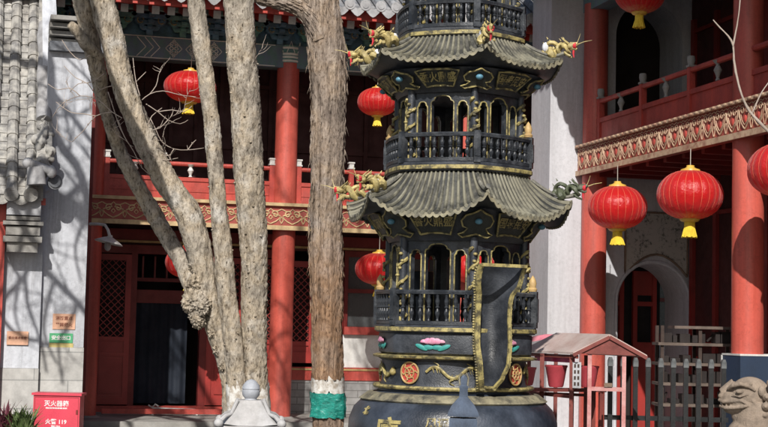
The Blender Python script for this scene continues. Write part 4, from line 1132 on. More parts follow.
def dragon(par, th, r, z, mat, sc=1.0, red=True, rag=False, seed=0):
    rnd = random.Random(seed)
    out = Vector((math.sin(th), -math.cos(th), 0)); side = Vector((math.cos(th), math.sin(th), 0)); up_ = Vector((0,0,1))
    o = Vector(lp(r, th, z))
    def p(a, b, c): return o+(out*a+side*b+up_*c)*sc
    mb = MB()
    P = [p(-.20+.30*t+.02*math.sin(t*9), .045*math.sin(t*13), .03+.05*math.sin(t*11)+.05*t) for t in [i/30 for i in range(31)]]
    mb.tube(P, [.014+.018*math.sin(PI*min(1, .15+i/32)) for i in range(31)], 8)
    P = [p(-.10+.07*math.cos(q), .02*math.cos(q*2), .09+.06*math.sin(q)) for q in [i*.4 for i in range(14)]]; mb.tube(P, .017, 7)
    P = [p(.02+.05*math.cos(q), -.03*math.cos(q*2), .08+.06*math.sin(q)) for q in [i*.42 for i in range(14)]]; mb.tube(P, .016, 7)
    hc = p(.12, 0, .10)
    mb.ell(hc, (.045*sc,.045*sc,.036*sc), 10, 7); mb.tube([p(.12,0,.11), p(.17,0,.115), p(.20,0,.135)], [.03,.026,.014], 7); mb.tube([p(.12,0,.085), p(.17,0,.07), p(.19,0,.065)], [.022,.016,.01], 7)
    for s in (-1, 1):
        mb.tube([p(.10, s*.02, .13), p(.05, s*.035, .17), p(.02, s*.03, .20)], [.010,.008,.004], 5)
        mb.tube([p(.06, s*.03, .03), p(.09, s*.06, .0), p(.13, s*.06, -.02)], [.012,.010,.008], 6)
    for i in range(9):
        q = i/8; c = p(-.18+.30*q, 0, .10+.06*math.sin(q*11)+.03); mb.tube([c, c+up_*.03*sc+out*-.015], [.009,.002], 4)
    mb.v = [tuple(Vector(v)+Vector((noise.noise(Vector(v)*70), noise.noise(Vector(v)*70+Vector((9,0,0))), noise.noise(Vector(v)*70+Vector((0,9,0)))))*.006) for v in mb.v]
    d = T('roof_dragon', mb, mat, par)
    if red:
        m2 = MB(); P = [p(.175, .030*math.cos(q), .105+.030*math.sin(q)) for q in [i*2*PI/14 for i in range(15)]]; m2.tube(P, .009, 7)
        P = [p(.16, .028*math.cos(q)+.0, .105+.030*math.sin(q)) for q in [i*2*PI/14 for i in range(15)]]; m2.tube(P, .008, 7); m2.tube([p(.16,0,.08), p(.15,.01,.02), p(.16,0,-.03)], [.012,.01,.004], 5)
        T('red_bow', m2, M['red_cord'], d)
        m3 = MB(); m3.tube([p(.19, .01, .12), p(.27, .015, .15), p(.36, .02, .165)], [.005,.004,.002], 4); m3.tube([p(.19, -.01, .12), p(.22, -.02, .19), p(.235, -.02, .24)], [.004,.003,.0015], 4); T('whisker', m3, M['dragon'], d)
    if rag: T('white_rag', MB().ell(p(-.17, 0, .10), (.03,.03,.045), 8, 6), M['white_rag'], d)
    return d
def storey(py, Rs, texts, seed):
    """py: dict of pixel rows. Rs: dict of radii"""
    zf0, zf1 = tz(py['f0'], Rs['rail']), tz(py['f1'], Rs['rail'])
    zr0_, zr1_ = tz(py['r0'], Rs['rail']), tz(py['r1'], Rs['rail'])
    fl = T('flange', ring(MB(), [(Rs['rail']-.12, zf0-.03), (Rs['rail']-.06, zf0), (Rs['rail']+.0, zf0+.004), (Rs['rail']+.012, zf0+.02), (Rs['rail']+.012, zf1-.012), (Rs['rail']-.005, zf1), (Rs['rail']-.10, zf1)], .42), M['iron'])
    T('flange_trim', ring(MB(), [(Rs['rail']+.0135, zf0+.014), (Rs['rail']+.020, zf0+.018), (Rs['rail']+.020, zf0+.045), (Rs['rail']+.0135, zf0+.05)], .42, cap=False), M['gold_line'], fl)
    railing(zf1-.002, zr1_, Rs['rail'], 8)
    za0, za1 = zf1-.01, tz(py['a1'], Rs['body'])
    arcade(za0, za1, Rs['body'])
    zp0, zp1 = za1+.0, tz(py['p1'], Rs['plq'])
    plaques(zp0, zp1, Rs['body']+.03, Rs['plq'], texts, Rs.get('big', 1))
    return zp1
zq = storey({'f0':334,'f1':325,'r0':322,'r1':290,'a1':237,'p1':207}, {'rail':.715,'body':.60,'plq':.80}, ['国泰民安','国泰民安','有求必应','风调雨顺','风调雨顺','香火鼎盛'], 1)
ro1, sf1, ev1 = roof(tz(213,.93), tz(191,1.02), tz(171,.64), 1.02, .62, .78, tz(206,.75)-.0, 16)
zq2 = storey({'f0':170,'f1':160,'r0':158,'r1':131,'a1':88,'p1':66}, {'rail':.655,'body':.545,'plq':.74,'big':.9}, ['国泰民安','国泰民安','有求必应','五谷丰登','风调雨顺','香火鼎盛'], 2)
ro2, sf2, ev2 = roof(tz(57,.84), tz(43,.92), tz(34,.56), .92, .55, .70, tz(64,.66), 14)
zq3 = storey({'f0':35,'f1':25,'r0':23,'r1':-2,'a1':-40,'p1':-58}, {'rail':.57,'body':.47,'plq':.62,'big':.78}, ['国泰民安'], 3)
z3 = tz(-62,.7)
ro3, sf3, ev3 = roof(z3, z3+.12, z3+.45, .76, .16, .58, zq3, 12)
T('finial', MB().lathe([(.17,z3+.40),(.19,z3+.46),(.10,z3+.52),(.20,z3+.66),(.22,z3+.75),(.12,z3+.88),(.05,z3+.96),(.07,z3+1.02),(.0,z3+1.15)], 20), M['gold_dull'])
for (ev, zlift, rows_) in ((ev1, 0, 0), (ev2, 0, 1), (ev3, 0, 2)):
    for k in range(6):
        th = C0+R(60)*k; r, z = ev(th); a = ((math.degrees(th)+180) % 360)-180
        dark = (rows_ == 0 and 60 < a < 90)  # right corner dragon of the lower roof takes the shaded colour
        if rows_ == 0 and abs(a-14) < 2: continue      # the front corner of the lower roof is bare
        dragon((ro1, ro2, ro3)[rows_], th, r-.02, z+.03, M['dragon_shaded'] if dark else M['dragon'], .76 if rows_ < 2 else .66, red=True, rag=(rows_ == 1), seed=k)
# gold cups standing on the railings
for (py_, rr_) in ((290,.70),(131,.64)):
    zc_ = tz(py_, rr_)
    for a in (C0+R(60), C0-R(120)):
        c = lp(rr_*hexf(a, .42)-.01, a, zc_+.012)
        T('gilt_cup', MB().lathe([(.035,0),(.04,.02),(.028,.035),(.034,.07),(.026,.10),(.012,.125),(.0,.14)], 12, c), M['gold'])
# ---- big ears of the cauldron: flaring scoops
def ear(th, name='cauldron_ear'):
    fc = th+R(7); cen = Vector((math.sin(th), -math.cos(th), 0))*.92; out = Vector((math.sin(fc), -math.cos(fc), 0)); side = Vector((math.cos(fc), math.sin(fc), 0)); cen = cen-out*.92
    zt_, zb_ = tz(264, 1.05), tz(388, .80)
    st = []   # t 0 bottom ..1 top: (centre offset out, z, half width)
    K = [(0,.80,.060),(.08,.86,.100),(.20,.90,.135),(.36,.885,.155),(.55,.875,.150),(.70,.885,.150),(.76,.90,.156),(.84,.95,.196),(.92,.975,.203),(1,1.02,.208)]
    def ev(t):
        for a, b in zip(K[:-1], K[1:]):
            if t <= b[0]:
                q = (t-a[0])/(b[0]-a[0]); q = q*q*(3-2*q)*.5+q*.5; return [a[i]+(b[i]-a[i])*q for i in (1, 2)]
        return K[-1][1:]
    n = 26; inner = MB(); rim = MB(); back = MB()
    def P(o, w_, z, dep, u):   # u -1..1 across; trough depth
        ww = w_*u; q = 1-abs(u)**3.0
        return cen+Vector((0,0,z))+out*(o-dep*q)+side*ww
    for (mb, dd, flip) in ((inner, 0, False), (back, .035, True)):
        mb.grid(lambda u, v: P(ev(v)[0]-dd, ev(v)[1]+(dd*.3), zb_+(zt_-zb_)*v, .16+.03*v, u*2-1), 16, n)
    e = T(name, inner, M['iron']); T('ear_back', back, M['iron'], e)
    for s in (-1, 1):
        ps = [P(ev(i/n)[0]-.012, ev(i/n)[1], zb_+(zt_-zb_)*i/n, 0, s) for i in range(n+1)]
        for i in range(n): rim.bar(ps[i], ps[i+1]+(ps[i+1]-ps[i])*.1, .020, .030 if s > 0 else .045, up=side)
    ps = [P(ev(1)[0], ev(1)[1], zt_, 0*.19, u/8) for u in range(-8, 9)]
    rim.bar(ps[0], ps[-1], .035, .026); 
    ps = [P(ev(0)[0], ev(0)[1], zb_, .16, u/8) for u in range(-8, 9)]; rim.tube(ps, .02, 6)
    T('ear_rim', rim, M['gold_line'], e)
    st_ = MB()
    for s in (-1, 1):
        for i in range(46):
            v = i/46; st_.ell(P(ev(v)[0]-.035, ev(v)[1]+.024, zb_+(zt_-zb_)*v, 0, s), (.011,.011,.009), 6, 4)
            if i % 2 == 0: st_.ell(P(ev(v)[0]-.01, ev(v)[1]+.018, zb_+(zt_-zb_)*v, 0, s), (.008,.008,.007), 5, 4)
    T('ear_studs', st_, M['gold_dull'], e)
    return e
EA = math.asin(.345/.92)
ear(EA); ear(EA+PI)

# ================================================================== LANTERNS
def make_lantern():
    root = empty('red_lantern')
    rr_, hh_ = .415, .305; n = 96; mb = MB(); vs_ = []; fs = []; nv = 18
    for i in range(nv+1):
        t = R(14)+(PI-R(28))*i/nv
        for j in range(n):
            a = 2*PI*j/n; r = rr_*math.sin(t)**.86*(1-.026*(abs(math.cos(12*a))**3))*(1+.008*noise.noise(Vector((math.cos(a)*3, math.sin(a)*3, t*3)))); vs_.append((r*math.sin(a), -r*math.cos(a), -hh_*math.cos(t)))
    for i in range(nv):
        for j in range(n): a = i*n+j; b = i*n+(j+1) % n; fs.append((a, b, b+n, a+n))
    mb.add(vs_, fs); build('silk_globe', mb, M['silk'], root, sharp=80)
    build('rib_wires', (lambda m_: [m_.tube([( rr_*.978*math.sin(R(14)+(PI-R(28))*i/14)**.86*math.sin(2*PI*(j+.0)/24), -rr_*.978*math.sin(R(14)+(PI-R(28))*i/14)**.86*math.cos(2*PI*(j+.0)/24), -hh_*math.cos(R(14)+(PI-R(28))*i/14)) for i in range(15)], .0024, 4) for j in range(24)] and m_)(MB()), M['rib'], root)
    build('top_cap', MB().lathe([(.10,hh_-.02),(.125,hh_-.015),(.12,hh_+.01),(.07,hh_+.025),(.05,hh_+.04),(.05,hh_+.06),(.02,hh_+.065)], 20), M['lantern_gold'], root)
    build('bottom_ring', MB().lathe([(.125,-hh_+.02),(.13,-hh_+.005),(.11,-hh_-.02),(.06,-hh_-.035)], 20), M['lantern_gold'], root)
    mb = MB()
    for k in range(18):
        a = 2*PI*k/18; r0, r1 = .055, .075+.01*(k % 3)
        mb.tube([(r0*math.sin(a), -r0*math.cos(a), -hh_-.03), (r0*1.05*math.sin(a), -r0*1.05*math.cos(a), -hh_-.10), (r1*math.sin(a), -r1*math.cos(a), -hh_-.215-.008*(k % 2))], [.013,.012,.015], 5)
    mb.lathe([(.06,-hh_-.03),(.062,-hh_-.10),(.07,-hh_-.20)], 14); build('tassel', mb, M['tassel'], root)
    return root
lan = make_lantern(); lans = [lan]+[dup(lan) for _ in range(8)]
LG = 'red silk lanterns hung about the courtyard'
for (p, sc, top, lab, sway) in (
    (atY(190, 87, 22.95), (.98,.80), zbr1, 'red lantern hanging under the hall eave between the leaning trunk and the thin trunk', .3),
    (atY(377.5, 102, 22.95), (.78,.74), zbr1, 'small red lantern hanging before the hall balcony, beside the tower\'s upper arcade', 1.1),
    (atY(379, 269, 23.2), (.93,.84), zb0, 'red lantern below the hall balcony, above the white window panel', 2.0),
    (atY(190, 262, 23.2), (.93,.84), zb0, 'red lantern mostly hidden behind the leaning trunk below the hall balcony', 2.8),
    (atY(474, 268, 23.2), (.93,.84), zb0, 'red lantern seen through the lower arcade of the iron tower', 3.5),
    (atX(640, -7, 8.35), (.83,.90), 7.0, 'red lantern in the gallery\'s upper storey, cut by the top of the picture', .7),
    (atX(617.5, 207.5, 8.57), (1.0,1.0), gb0, 'sunlit red lantern under the gallery fascia beside the farther red column', 1.7),
    (atX(690, 195, 8.57), (1.0,1.02), gb0, 'largest sunlit red lantern, hung between the two gallery columns', 4.1),
    (atX(785, 170, 8.57), (1.0,1.0), gb0, 'red lantern before the near gallery column, cut by the picture\'s right edge', 5.0)):
    o = lans.pop(0)
    o.location = p; o.scale = (sc[0], sc[0], sc[1]); o.rotation_euler = (R(1.5)*math.sin(sway*3), R(1.5)*math.cos(sway*2), sway)
    tag(o, lab, 'lantern', LG)
    L = top-p.z
    s_ = MB().tube([(0,0,.35), (.0,0,L/sc[1])], .006, 5); build('cord', s_, M['string'], o)
# ================================================================== TREES
def pxpath(pts, D):
    """pts: (px, py, width_px) -> 3D points and radii at depth D (metres along the view)"""
    P = []; r = []
    for q in pts:
        d = q[3] if len(q) > 3 else D
        P.append(atD(q[0], q[1], d)); r.append(q[2]*d/FPX/2)
    return P, r
def spline(P, r, step=.03):
    out = []; ro = []
    k = len(P)
    for i in range(k-1):
        p0, p1, p2, p3 = P[max(i-1,0)], P[i], P[i+1], P[min(i+2,k-1)]
        n = max(2, int((p2-p1).length/step))
        for j in range(n):
            t = j/n
            out.append(.5*((2*p1)+(-p0+p2)*t+(2*p0-5*p1+4*p2-p3)*t*t+(-p0+3*p1-3*p2+p3)*t**3)); ro.append(r[i]+(r[i+1]-r[i])*(t*t*(3-2*t)))
    out.append(P[-1]); ro.append(r[-1]); return out, ro
def barkdisp(amp, rough, shag=False):
    def f(p, q, a, i):
        v = Vector((p.x*9, p.y*9, p.z*(1.6 if shag else 4.0)))
        w_ = noise.noise(v)*.55+noise.noise(v*2.3)*.4
        k = noise.noise(Vector((p.x*3, p.y*3, p.z*2.2)))*.5
        u = Vector((p.x*26, p.y*26, p.z*(5 if shag else 11)))
        f1 = abs(noise.noise(u)); f2 = abs(noise.noise(u*2.1))
        fis = -max(0, 1-f1*6)*.55-max(0, 1-f2*5)*.35
        return amp*(w_+k+fis*rough*2+noise.noise(u*3.7)*rough*.8-.15)
    return f
def limb(mb, P, r, amp=.02, rough=.35, n=44, step=.02, shag=False):
    p, rr = spline(P, r, step); mb.tube(p, rr, n, disp=barkdisp(amp, rough, shag)); return p, rr
def branches(mb, start, d, r, L, lev, rnd, maxlev=4, droop=0):
    """bare winter branch with side twigs, thin at the ends"""
    n = 7; P = [Vector(start)]; d = Vector(d).normalized(); rs = [r]
    for i in range(n):
        d = (d+Vector((rnd.uniform(-1,1), rnd.uniform(-1,1), rnd.uniform(-.8,1)+.15))*.22).normalized()
        P.append(P[-1]+d*L/n); rs.append(r*(1-.75*(i+1)/n))
    mb.tube(P, rs, max(4, 9-lev*2), cap=False)
    if lev < maxlev:
        for i in range(2, n+1):
            for _ in range(1 if lev < 2 else rnd.choice((0, 1, 1))):
                a = Vector((rnd.uniform(-1,1), rnd.uniform(-1,1), rnd.uniform(-.5,1))).normalized()
                branches(mb, P[i], (d*.7+a).normalized(), max(.004, rs[i]*.62), L*rnd.uniform(.45,.7), lev+1, rnd, maxlev)
def tree(name, label, D, base_px):
    p = atD(base_px[0], base_px[1], D); r = empty(name, (p.x, p.y, 0)); tag(r, label, 'tree'); return r
def TB(name, mb, mat, par): return build(name, mb, mat, par, world=True, sharp=180)
def paint_collar(par, P, r, z0, z1, mat, name, amp=.004, ragged=.05, puff=.008):
    """a sleeve that follows the trunk between two heights, with a ragged edge"""
    sel = [(p, q) for p, q in zip(P, r) if z0-.1 <= p.z <= z1+.1]
    n = 40; vs_ = []; fs = []; m_ = 10
    def at(z):
        for (a, ra), (b, rb) in zip(sel[:-1], sel[1:]):
            lo, hi = (a, b) if a.z < b.z else (b, a)
            if lo.z <= z <= hi.z: t = (z-a.z)/(b.z-a.z); return a+(b-a)*t, ra+(rb-ra)*t
        return min(sel, key=lambda s: abs(s[0].z-z))
    for i in range(m_+1):
        for j in range(n):
            a = 2*PI*j/n; z = z0+(z1-z0)*i/m_
            if i == m_: z += ragged*noise.noise(Vector((math.cos(a)*4, math.sin(a)*4, 3)))
            if i == 0: z += ragged*noise.noise(Vector((math.cos(a)*4, math.sin(a)*4, 8)))
            c, rr = at(z); rr = rr+puff+amp*noise.noise(Vector((math.cos(a)*5, math.sin(a)*5, z*9)))*3
            vs_.append((c.x+rr*math.cos(a), c.y+rr*math.sin(a), z))
    for i in range(m_):
        for j in range(n): a = i*n+j; b = i*n+(j+1) % n; fs.append((a, b, b+n, a+n))
    mb = MB().add(vs_, fs); return build(name, mb, mat, par, world=True, sharp=180)
def limed(base):
    return base
# -- leaning tree with its rear limb and burl
tA = tree('bare_tree', 'leaning bare tree with a knotty burl and a shaded second limb, leftmost of the trunks', 15.4, (228, 400))
front = [(232,470,24),(232,420,20),(230,385,18),(225,360,18),(218,335,21),(212,310,23),(207,288,23),(202,262,25),(196,240,27),(189,215,27),(177,196,26),(164,178,26),(150,150,25),(137,122,24),(124,85,24),(114,45,24),(103,5,26),(94,-40,25),(80,-110,22),(70,-190,16)]
mb = MB(); P, r = pxpath(front, 15.4); pa, ra = limb(mb, P, r, .020, .42, 60, .018)
TB('trunk', mb, M['bark'], tA)
# burl
mb = MB(); random.seed(5)
bc = [atD(x, y, d) for x, y, d in ((192,283,15.30),(190,300,15.28),(196,316,15.28),(209,334,15.3),(200,306,15.24),(214,350,15.3),(219,366,15.3),(190,268,15.34))]
def bd(c, rad, s):
    def f(p, q, a, i): return 0
    return f
for c, sz in zip(bc, (.08,.105,.09,.05,.085,.04,.04,.05)):
    c = c+Vector((.03,.02,0)); b0 = len(mb.v); mb.ell(c, (sz,sz,sz*1.3), 80, 60)
    for i in range(b0, len(mb.v)):
        p = Vector(mb.v[i]); q = (p-c).normalized(); p = p+q*(.04*noise.noise(p*9)-.035*abs(noise.noise(p*21))-.030*abs(noise.noise(p*44))+.02*noise.noise(p*75)+.012); mb.v[i] = tuple(p)
TB('burl', mb, M['bark'], tA)
rear = [(200,302,20,15.6),(194,284,23,15.65),(182,262,18,15.75),(169,240,18,15.9),(154,214,17,16.0),(140,190,16,16.0),(128,168,15,16.0),(117,144,14,16.0),(108,120,13,15.9),(102,97,14,15.8),(98,70,18,15.65),(90,38,19,15.6),(84,5,20,15.55),(70,-40,20,15.5),(45,-110,16,15.4)]
mb = MB(); P, r = pxpath(rear, 15.7); pr2, rr2 = limb(mb, P, r, .016, .42, 44, .018)
# broken stub
P, r = pxpath([(100,58,12,15.6),(86,44,13,15.45),(76,30,12,15.35),(70,24,9,15.3)], 15.5); limb(mb, P, r, .016, .4, 18)
TB('rear_limb', mb, M['bark'], tA)
rnd = random.Random(11); mb = MB()
for q, d_, L, rad in ((pa[-1], (-.5,.1,.8), 3.2, .07), (pr2[-1], (-.8,-.2,.5), 3.0, .06), (pa[int(len(pa)*.8)], (-.7,-.1,.6), 2.6, .05)): branches(mb, q, d_, rad, L, 0, rnd, 3)
TB('bare_branches', mb, M['bark_twig'], tA)
# fine twigs seen against the wall and the balcony, depth of the limbs
TW = [[(122,118),(112,112),(98,100),(80,96),(62,104),(52,118)], [(98,100),(88,84),(76,78),(64,66)], [(80,96),(70,88),(58,90),(48,84)], [(112,112),(96,116),(84,130),(72,142)], [(96,116),(84,114),(70,112),(56,102)],
      [(104,74),(92,82),(78,84),(70,92)], [(90,55),(80,60),(70,52),(62,40)], [(112,86),(100,90),(90,104),(94,122)],
      [(142,100),(150,94),(163,91),(180,95),(196,97)], [(150,94),(156,86),(158,78)], [(146,104),(158,112),(168,120),(180,124),(188,120)], [(158,112),(172,110),(184,112),(192,106)], [(150,118),(156,130),(162,142),(174,149),(188,150),(204,148)],
      [(188,150),(192,144),(196,140)], [(140,96),(136,82),(134,68),(133,58)], [(136,82),(142,76),(146,72)], [(148,125),(152,116),(162,108)], [(168,120),(160,128),(152,130)], [(174,149),(170,156),(172,162)],
      [(118,120),(124,136),(134,152),(142,168),(152,176)], [(108,92),(114,110),(120,128),(130,146)], [(146,150),(156,158),(166,160),(178,158)], [(238,60),(246,70),(252,66)]]
mb = MB(); rnd = random.Random(4)
for k, t in enumerate(TW):
    P = [atD(x, y, 15.25+.03*i-.1*(k % 3)) for i, (x, y) in enumerate(t)]; p, rr = spline(P, [.0055*(1-.5*i/len(t)) for i in range(len(t))], .05)
    mb.tube(p, rr, 5)
    for i in range(4, len(p), 5):
        if rnd.random() < .5: branches(mb, p[i], Vector((rnd.uniform(-1,1), rnd.uniform(-.3,.3), rnd.uniform(-.3,1))), .0032, rnd.uniform(.12,.32), 3, rnd, 4)
    for i in range(2, len(p), 3):
        if rnd.random() < .4: mb.tube([p[i], p[i]+Vector((rnd.uniform(-.05,.05), rnd.uniform(-.03,.03), rnd.uniform(-.02,.07)))], [.004,.002], 4); mb.ell(p[i]+Vector((0,0,.01)), .008, 5, 4)
TB('fine_twigs', mb, M['bark_twig'], tA)
# -- thin trunk
tB = tree('bare_tree', 'thinnest straight bare trunk, rising between the leaning tree and a thicker one', 15.2, (240, 400))
th_ = [(240,480,26),(239,420,24),(237,385,23),(233,345,23),(228,300,22),(223,250,22),(218,200,20),(214,150,19),(210,110,19),(205,70,20),(200,35,21),(196,0,20),(192,-50,18),(186,-120,15),(182,-200,10)]
mb = MB(); P, r = pxpath([(a, b_, c*.88) for a, b_, c in th_], 15.2); pb, rb = limb(mb, P, r, .012, .5, 44, .018); 
for i in range(26):     # knots and bud scars
    q = rnd.randrange(10, len(pb)-10); a = rnd.uniform(PI, 2*PI); mb.ell(pb[q]+Vector((math.cos(a), math.sin(a), 0))*rb[q]*.98, (.012,.012,.008), 8, 6)
TB('trunk', mb, M['bark'], tB)
mb = MB(); branches(mb, pb[-1], (.2,.1,1), .05, 3, 0, rnd, 3); branches(mb, pb[int(len(pb)*.88)], (.6,-.2,.8), .03, 1.8, 1, rnd, 3); TB('bare_branches', mb, M['bark_twig'], tB)
# -- thick middle trunk
tC = tree('bare_tree', 'thick upright pitted trunk standing just left of the red hall column', 15.3, (256, 400))
th_ = [(257,480,36),(256,420,31),(255,385,29),(254,340,28),(254,300,29),(254,260,30),(252,220,32),(249,180,33),(247,140,33),(245,100,34),(242,60,34),(240,25,33),(237,-10,33),(233,-60,30),(226,-130,25),(222,-210,17)]
mb = MB(); P, r = pxpath([(a, b_, c*.92) for a, b_, c in th_], 15.3); pc, rc = limb(mb, P, r, .017, .5, 60, .018)
for i in range(60):
    q = rnd.randrange(10, len(pc)-10); a = rnd.uniform(PI, 2*PI); mb.ell(pc[q]+Vector((math.cos(a), math.sin(a), 0))*rc[q]*.98, (.014,.013,.010), 8, 6)
TB('trunk', mb, M['bark'], tC)
mb = MB(); branches(mb, pc[-1], (.1,-.1,1), .07, 3.4, 0, rnd, 3); branches(mb, pc[int(len(pc)*.85)], (-.6,-.2,.8), .05, 2.4, 0, rnd, 3); TB('bare_branches', mb, M['bark_twig'], tC)
# whitewash at the feet
paint_collar(tB, pb, rb, atD(238,440,15.2).z, atD(238,384,15.2).z, M['lime'], 'lime_wash', .006, .16, .009)
paint_collar(tC, pc, rc, atD(256,440,15.3).z, atD(256,386,15.3).z, M['lime'], 'lime_wash', .006, .14, .009)
# -- shaggy trunk with tape
tD = tree('juniper_tree', 'shaggy grey-barked trunk with a white painted ring and green tape wrapped near its foot', 15.9, (328, 410))
th_ = [(328,480,34),(328,427,32),(328,390,31),(327,350,32),(327,300,32),(326,250,33),(326,210,34),(327,170,34),(328,130,34),(329,90,36),(327,55,38),(323,25,38),(320,0,36),(318,-40,32),(316,-120,26),(318,-200,18)]
mb = MB(); P, r = pxpath(th_, 15.9); pd, rd = limb(mb, P, r, .020, .45, 72, .018, shag=True)
TB('trunk', mb, M['bark_shag'], tD)
mb = MB(); P, r = pxpath([(322,40,20),(314,22,20),(303,10,18),(290,4,16),(276,1,15),(262,-2,14),(246,-12,13),(225,-40,10)], 15.8); p2, r2 = limb(mb, P, r, .014, .3, 24, shag=True); TB('side_limb', mb, M['bark_shag'], tD)
# peeling fibre strips
mb = MB(); rnd = random.Random(8)
def strips(P, r, n, lo, hi):
    for _ in range(n):
        i = rnd.randrange(int(len(P)*lo), int(len(P)*hi)); a = rnd.uniform(0, 2*PI); L = rnd.randrange(4, 22)
        pts = []; rs = []
        lift = rnd.uniform(.0, .022); wd0 = rnd.uniform(.004, .013)
        for j in range(L+1):
            q = min(i+j, len(P)-1); rr = r[q]+.004+.004*math.sin(j)+lift*max(0, (2-j)/2)**1.5
            aa = a+.012*math.sin(j*.8); pts.append(P[q]+Vector((math.cos(aa), math.sin(aa), 0))*rr); rs.append(wd0*math.sin(PI*(j+.6)/(L+1.2))+.0012)
        mb.tube(pts, rs, 5, flat=.5)
strips(pd, rd, 380, .22, .93)
for _ in range(70):
    i = rnd.randrange(int(len(pd)*.3), int(len(pd)*.8)); a = rnd.uniform(0, 2*PI); o_ = Vector((math.cos(a), math.sin(a), 0)); p = pd[i]+o_*rd[i]
    mb.tube([p, p+o_*.02+Vector((0,0,-.05)), p+o_*.035+Vector((rnd.uniform(-.01,.01),0,-.12))], [.004,.003,.001], 4)
for k in range(len(p2)-6):
    for _ in range(5):
        a = rnd.uniform(0, 2*PI); t = (p2[k+1]-p2[k]).normalized(); s1 = t.orthogonal().normalized(); s2 = t.cross(s1); mb.tube([p2[min(k+j, len(p2)-1)]+(s1*math.cos(a)+s2*math.sin(a))*(r2[min(k+j, len(p2)-1)]+.004) for j in range(5)], [.001,.006,.007,.005,.001], 4)
TB('peeling_bark', mb, M['bark_shag'], tD)
paint_collar(tD, pd, rd, atD(328,394,15.9).z, atD(328,378,15.9).z, M['lime'], 'painted_ring', .004, .10, .012)
paint_collar(tD, pd, rd, atD(328,417,15.9).z, atD(328,392.5,15.9).z, M['tape'], 'green_tape', .010, .02, .020)
mb = MB()
branches(mb, pd[-1], (0,.1,1), .08, 3, 0, rnd, 3); branches(mb, p2[-1], (-.8,.1,.5), .045, 1.8, 0, rnd, 3); TB('bare_branches', mb, M['bark_twig'], tD)
# -- tree standing left of the view: its bare limbs shade the plaster wall
tE = tag(empty('bare_tree', (-2.6, 15.6, 0)), 'bare branching tree just outside the left edge, whose shadows net the plaster wall', 'tree')
rnd = random.Random(21); mb = MB(); P = [Vector((-2.6,15.6,z)) + Vector((.12*math.sin(z), .08*math.cos(z*1.3), 0)) for z in (0,1.5,3,4.5,6,7.5,9.0)]; limb(mb, P, [.20,.17,.16,.14,.12,.10,.07], .02, .35, 24, .08)
TB('trunk', mb, M['bark'], tE)
mb = MB()
# the limbs of this tree, given by where their shadows lie on the plaster (rows of the photograph), carried back up the sunbeam
SV = Vector((.38, 1.0, -.80))
def shp(px, py, t): return atY(px, py, 20.9)-SV*t
for k, (pts, w0, w1, tt) in enumerate([
    ([(-95,40),(-40,10),(15,20),(48,60),(54,100),(57,138),(66,158),(78,172),(86,192),(94,222),(110,262)], 12, 7, 5.3),
    ([(54,100),(64,112),(80,132),(96,152),(120,170)], 6, 4, 5.2), ([(64,112),(70,130),(74,158)], 3, 2, 5.2),
    ([(86,192),(70,206),(55,218),(46,234),(38,262),(30,288),(14,306),(0,322),(-20,336)], 6, 4, 5.3),
    ([(-95,150),(-30,170),(12,196),(26,236),(40,268),(58,288),(80,310),(100,336)], 9, 5, 5.4),
    ([(30,288),(33,318),(43,346),(50,380)], 4, 2.5, 5.2), ([(58,288),(51,310),(47,340),(60,372)], 4, 2.5, 5.3),
    ([(-95,230),(-20,236),(8,246),(12,272),(5,305)], 6, 3, 5.4), ([(12,272),(24,290),(20,325),(28,352)], 4, 2, 5.4),
    ([(57,138),(50,160),(40,190),(26,236)], 5, 4, 5.3), ([(80,310),(74,330),(62,352),(66,392)], 4, 2.5, 5.35), ([(94,222),(82,240),(78,262),(84,290)], 4, 2, 5.2), ([(0,322),(20,345),(38,352),(70,350)], 4, 3, 5.25)]):
    P = [shp(x, y, tt) for x, y in pts]; n_ = len(P); p, rr = spline(P, [(w0+(w1-w0)*i/(n_-1))*.0072 for i in range(n_)], .1); mb.tube(p, rr, 9, disp=lambda p, q, a, i: .004*noise.noise(p*9))
    for i in range(4, len(p), 5): branches(mb, p[i], Vector((rnd.uniform(-1,1), rnd.uniform(-.4,.4), rnd.uniform(-.6,1))), rr[i]*.4, .8, 2, rnd, 3)
P = [atD(x, y, d)-SV*3.4 for x, y, d in ((98,50,15.65),(105,97,15.8),(112,125,15.95),(122,152,16),(134,178,16),(148,204,16),(164,230,15.95),(178,252,15.8))]  # unseen limb added above the view to shade the leaning tree's rear limb
p, rr = spline(P, [.11,.13,.14,.14,.14,.14,.12,.08], .1); mb.tube(p, rr, 10)
q = P[0]; p, rr = spline([Vector((-2.55,15.6,7.6)), Vector((-1.4,14.2,8.4)), Vector((-.6,13.0,8.2)), q], [.10,.11,.10,.10], .1); mb.tube(p, rr, 10)
TB('bare_branches', mb, M['bark_twig'], tE)
# -- slim tree beyond the right edge reaching a branch into the view
tF = tree('young_tree', 'slim bare branch reaching in from the right before the gallery balcony', 11.5, (838, 400))
mb = MB(); P, r = pxpath([(840,520,20),(838,430,18),(835,330,16),(826,240,13),(808,180,7),(785,148,4.6),(765,128,3.6),(750,112,3.0),(742,96,2.7),(737,78,2.5),(734,60,2.3),(733,45,2.2),(728,36,1.8),(720,28,1.5),(713,20,1.1)], 11.5); limb(mb, P, r, .004, .5, 12, .04)
P, r = pxpath([(733,47,2),(735,36,1.9),(738,20,1.7),(740,0,1.5),(741,-30,1.2)], 11.5); limb(mb, P, r, .003, .5, 10, .04)
P, r = pxpath([(752,114,2),(762,92,1.6),(778,70,1.3),(790,50,1)], 11.5); limb(mb, P, r, .003, .5, 8, .04)
TB('stem', mb, M['bark_twig'], tF)

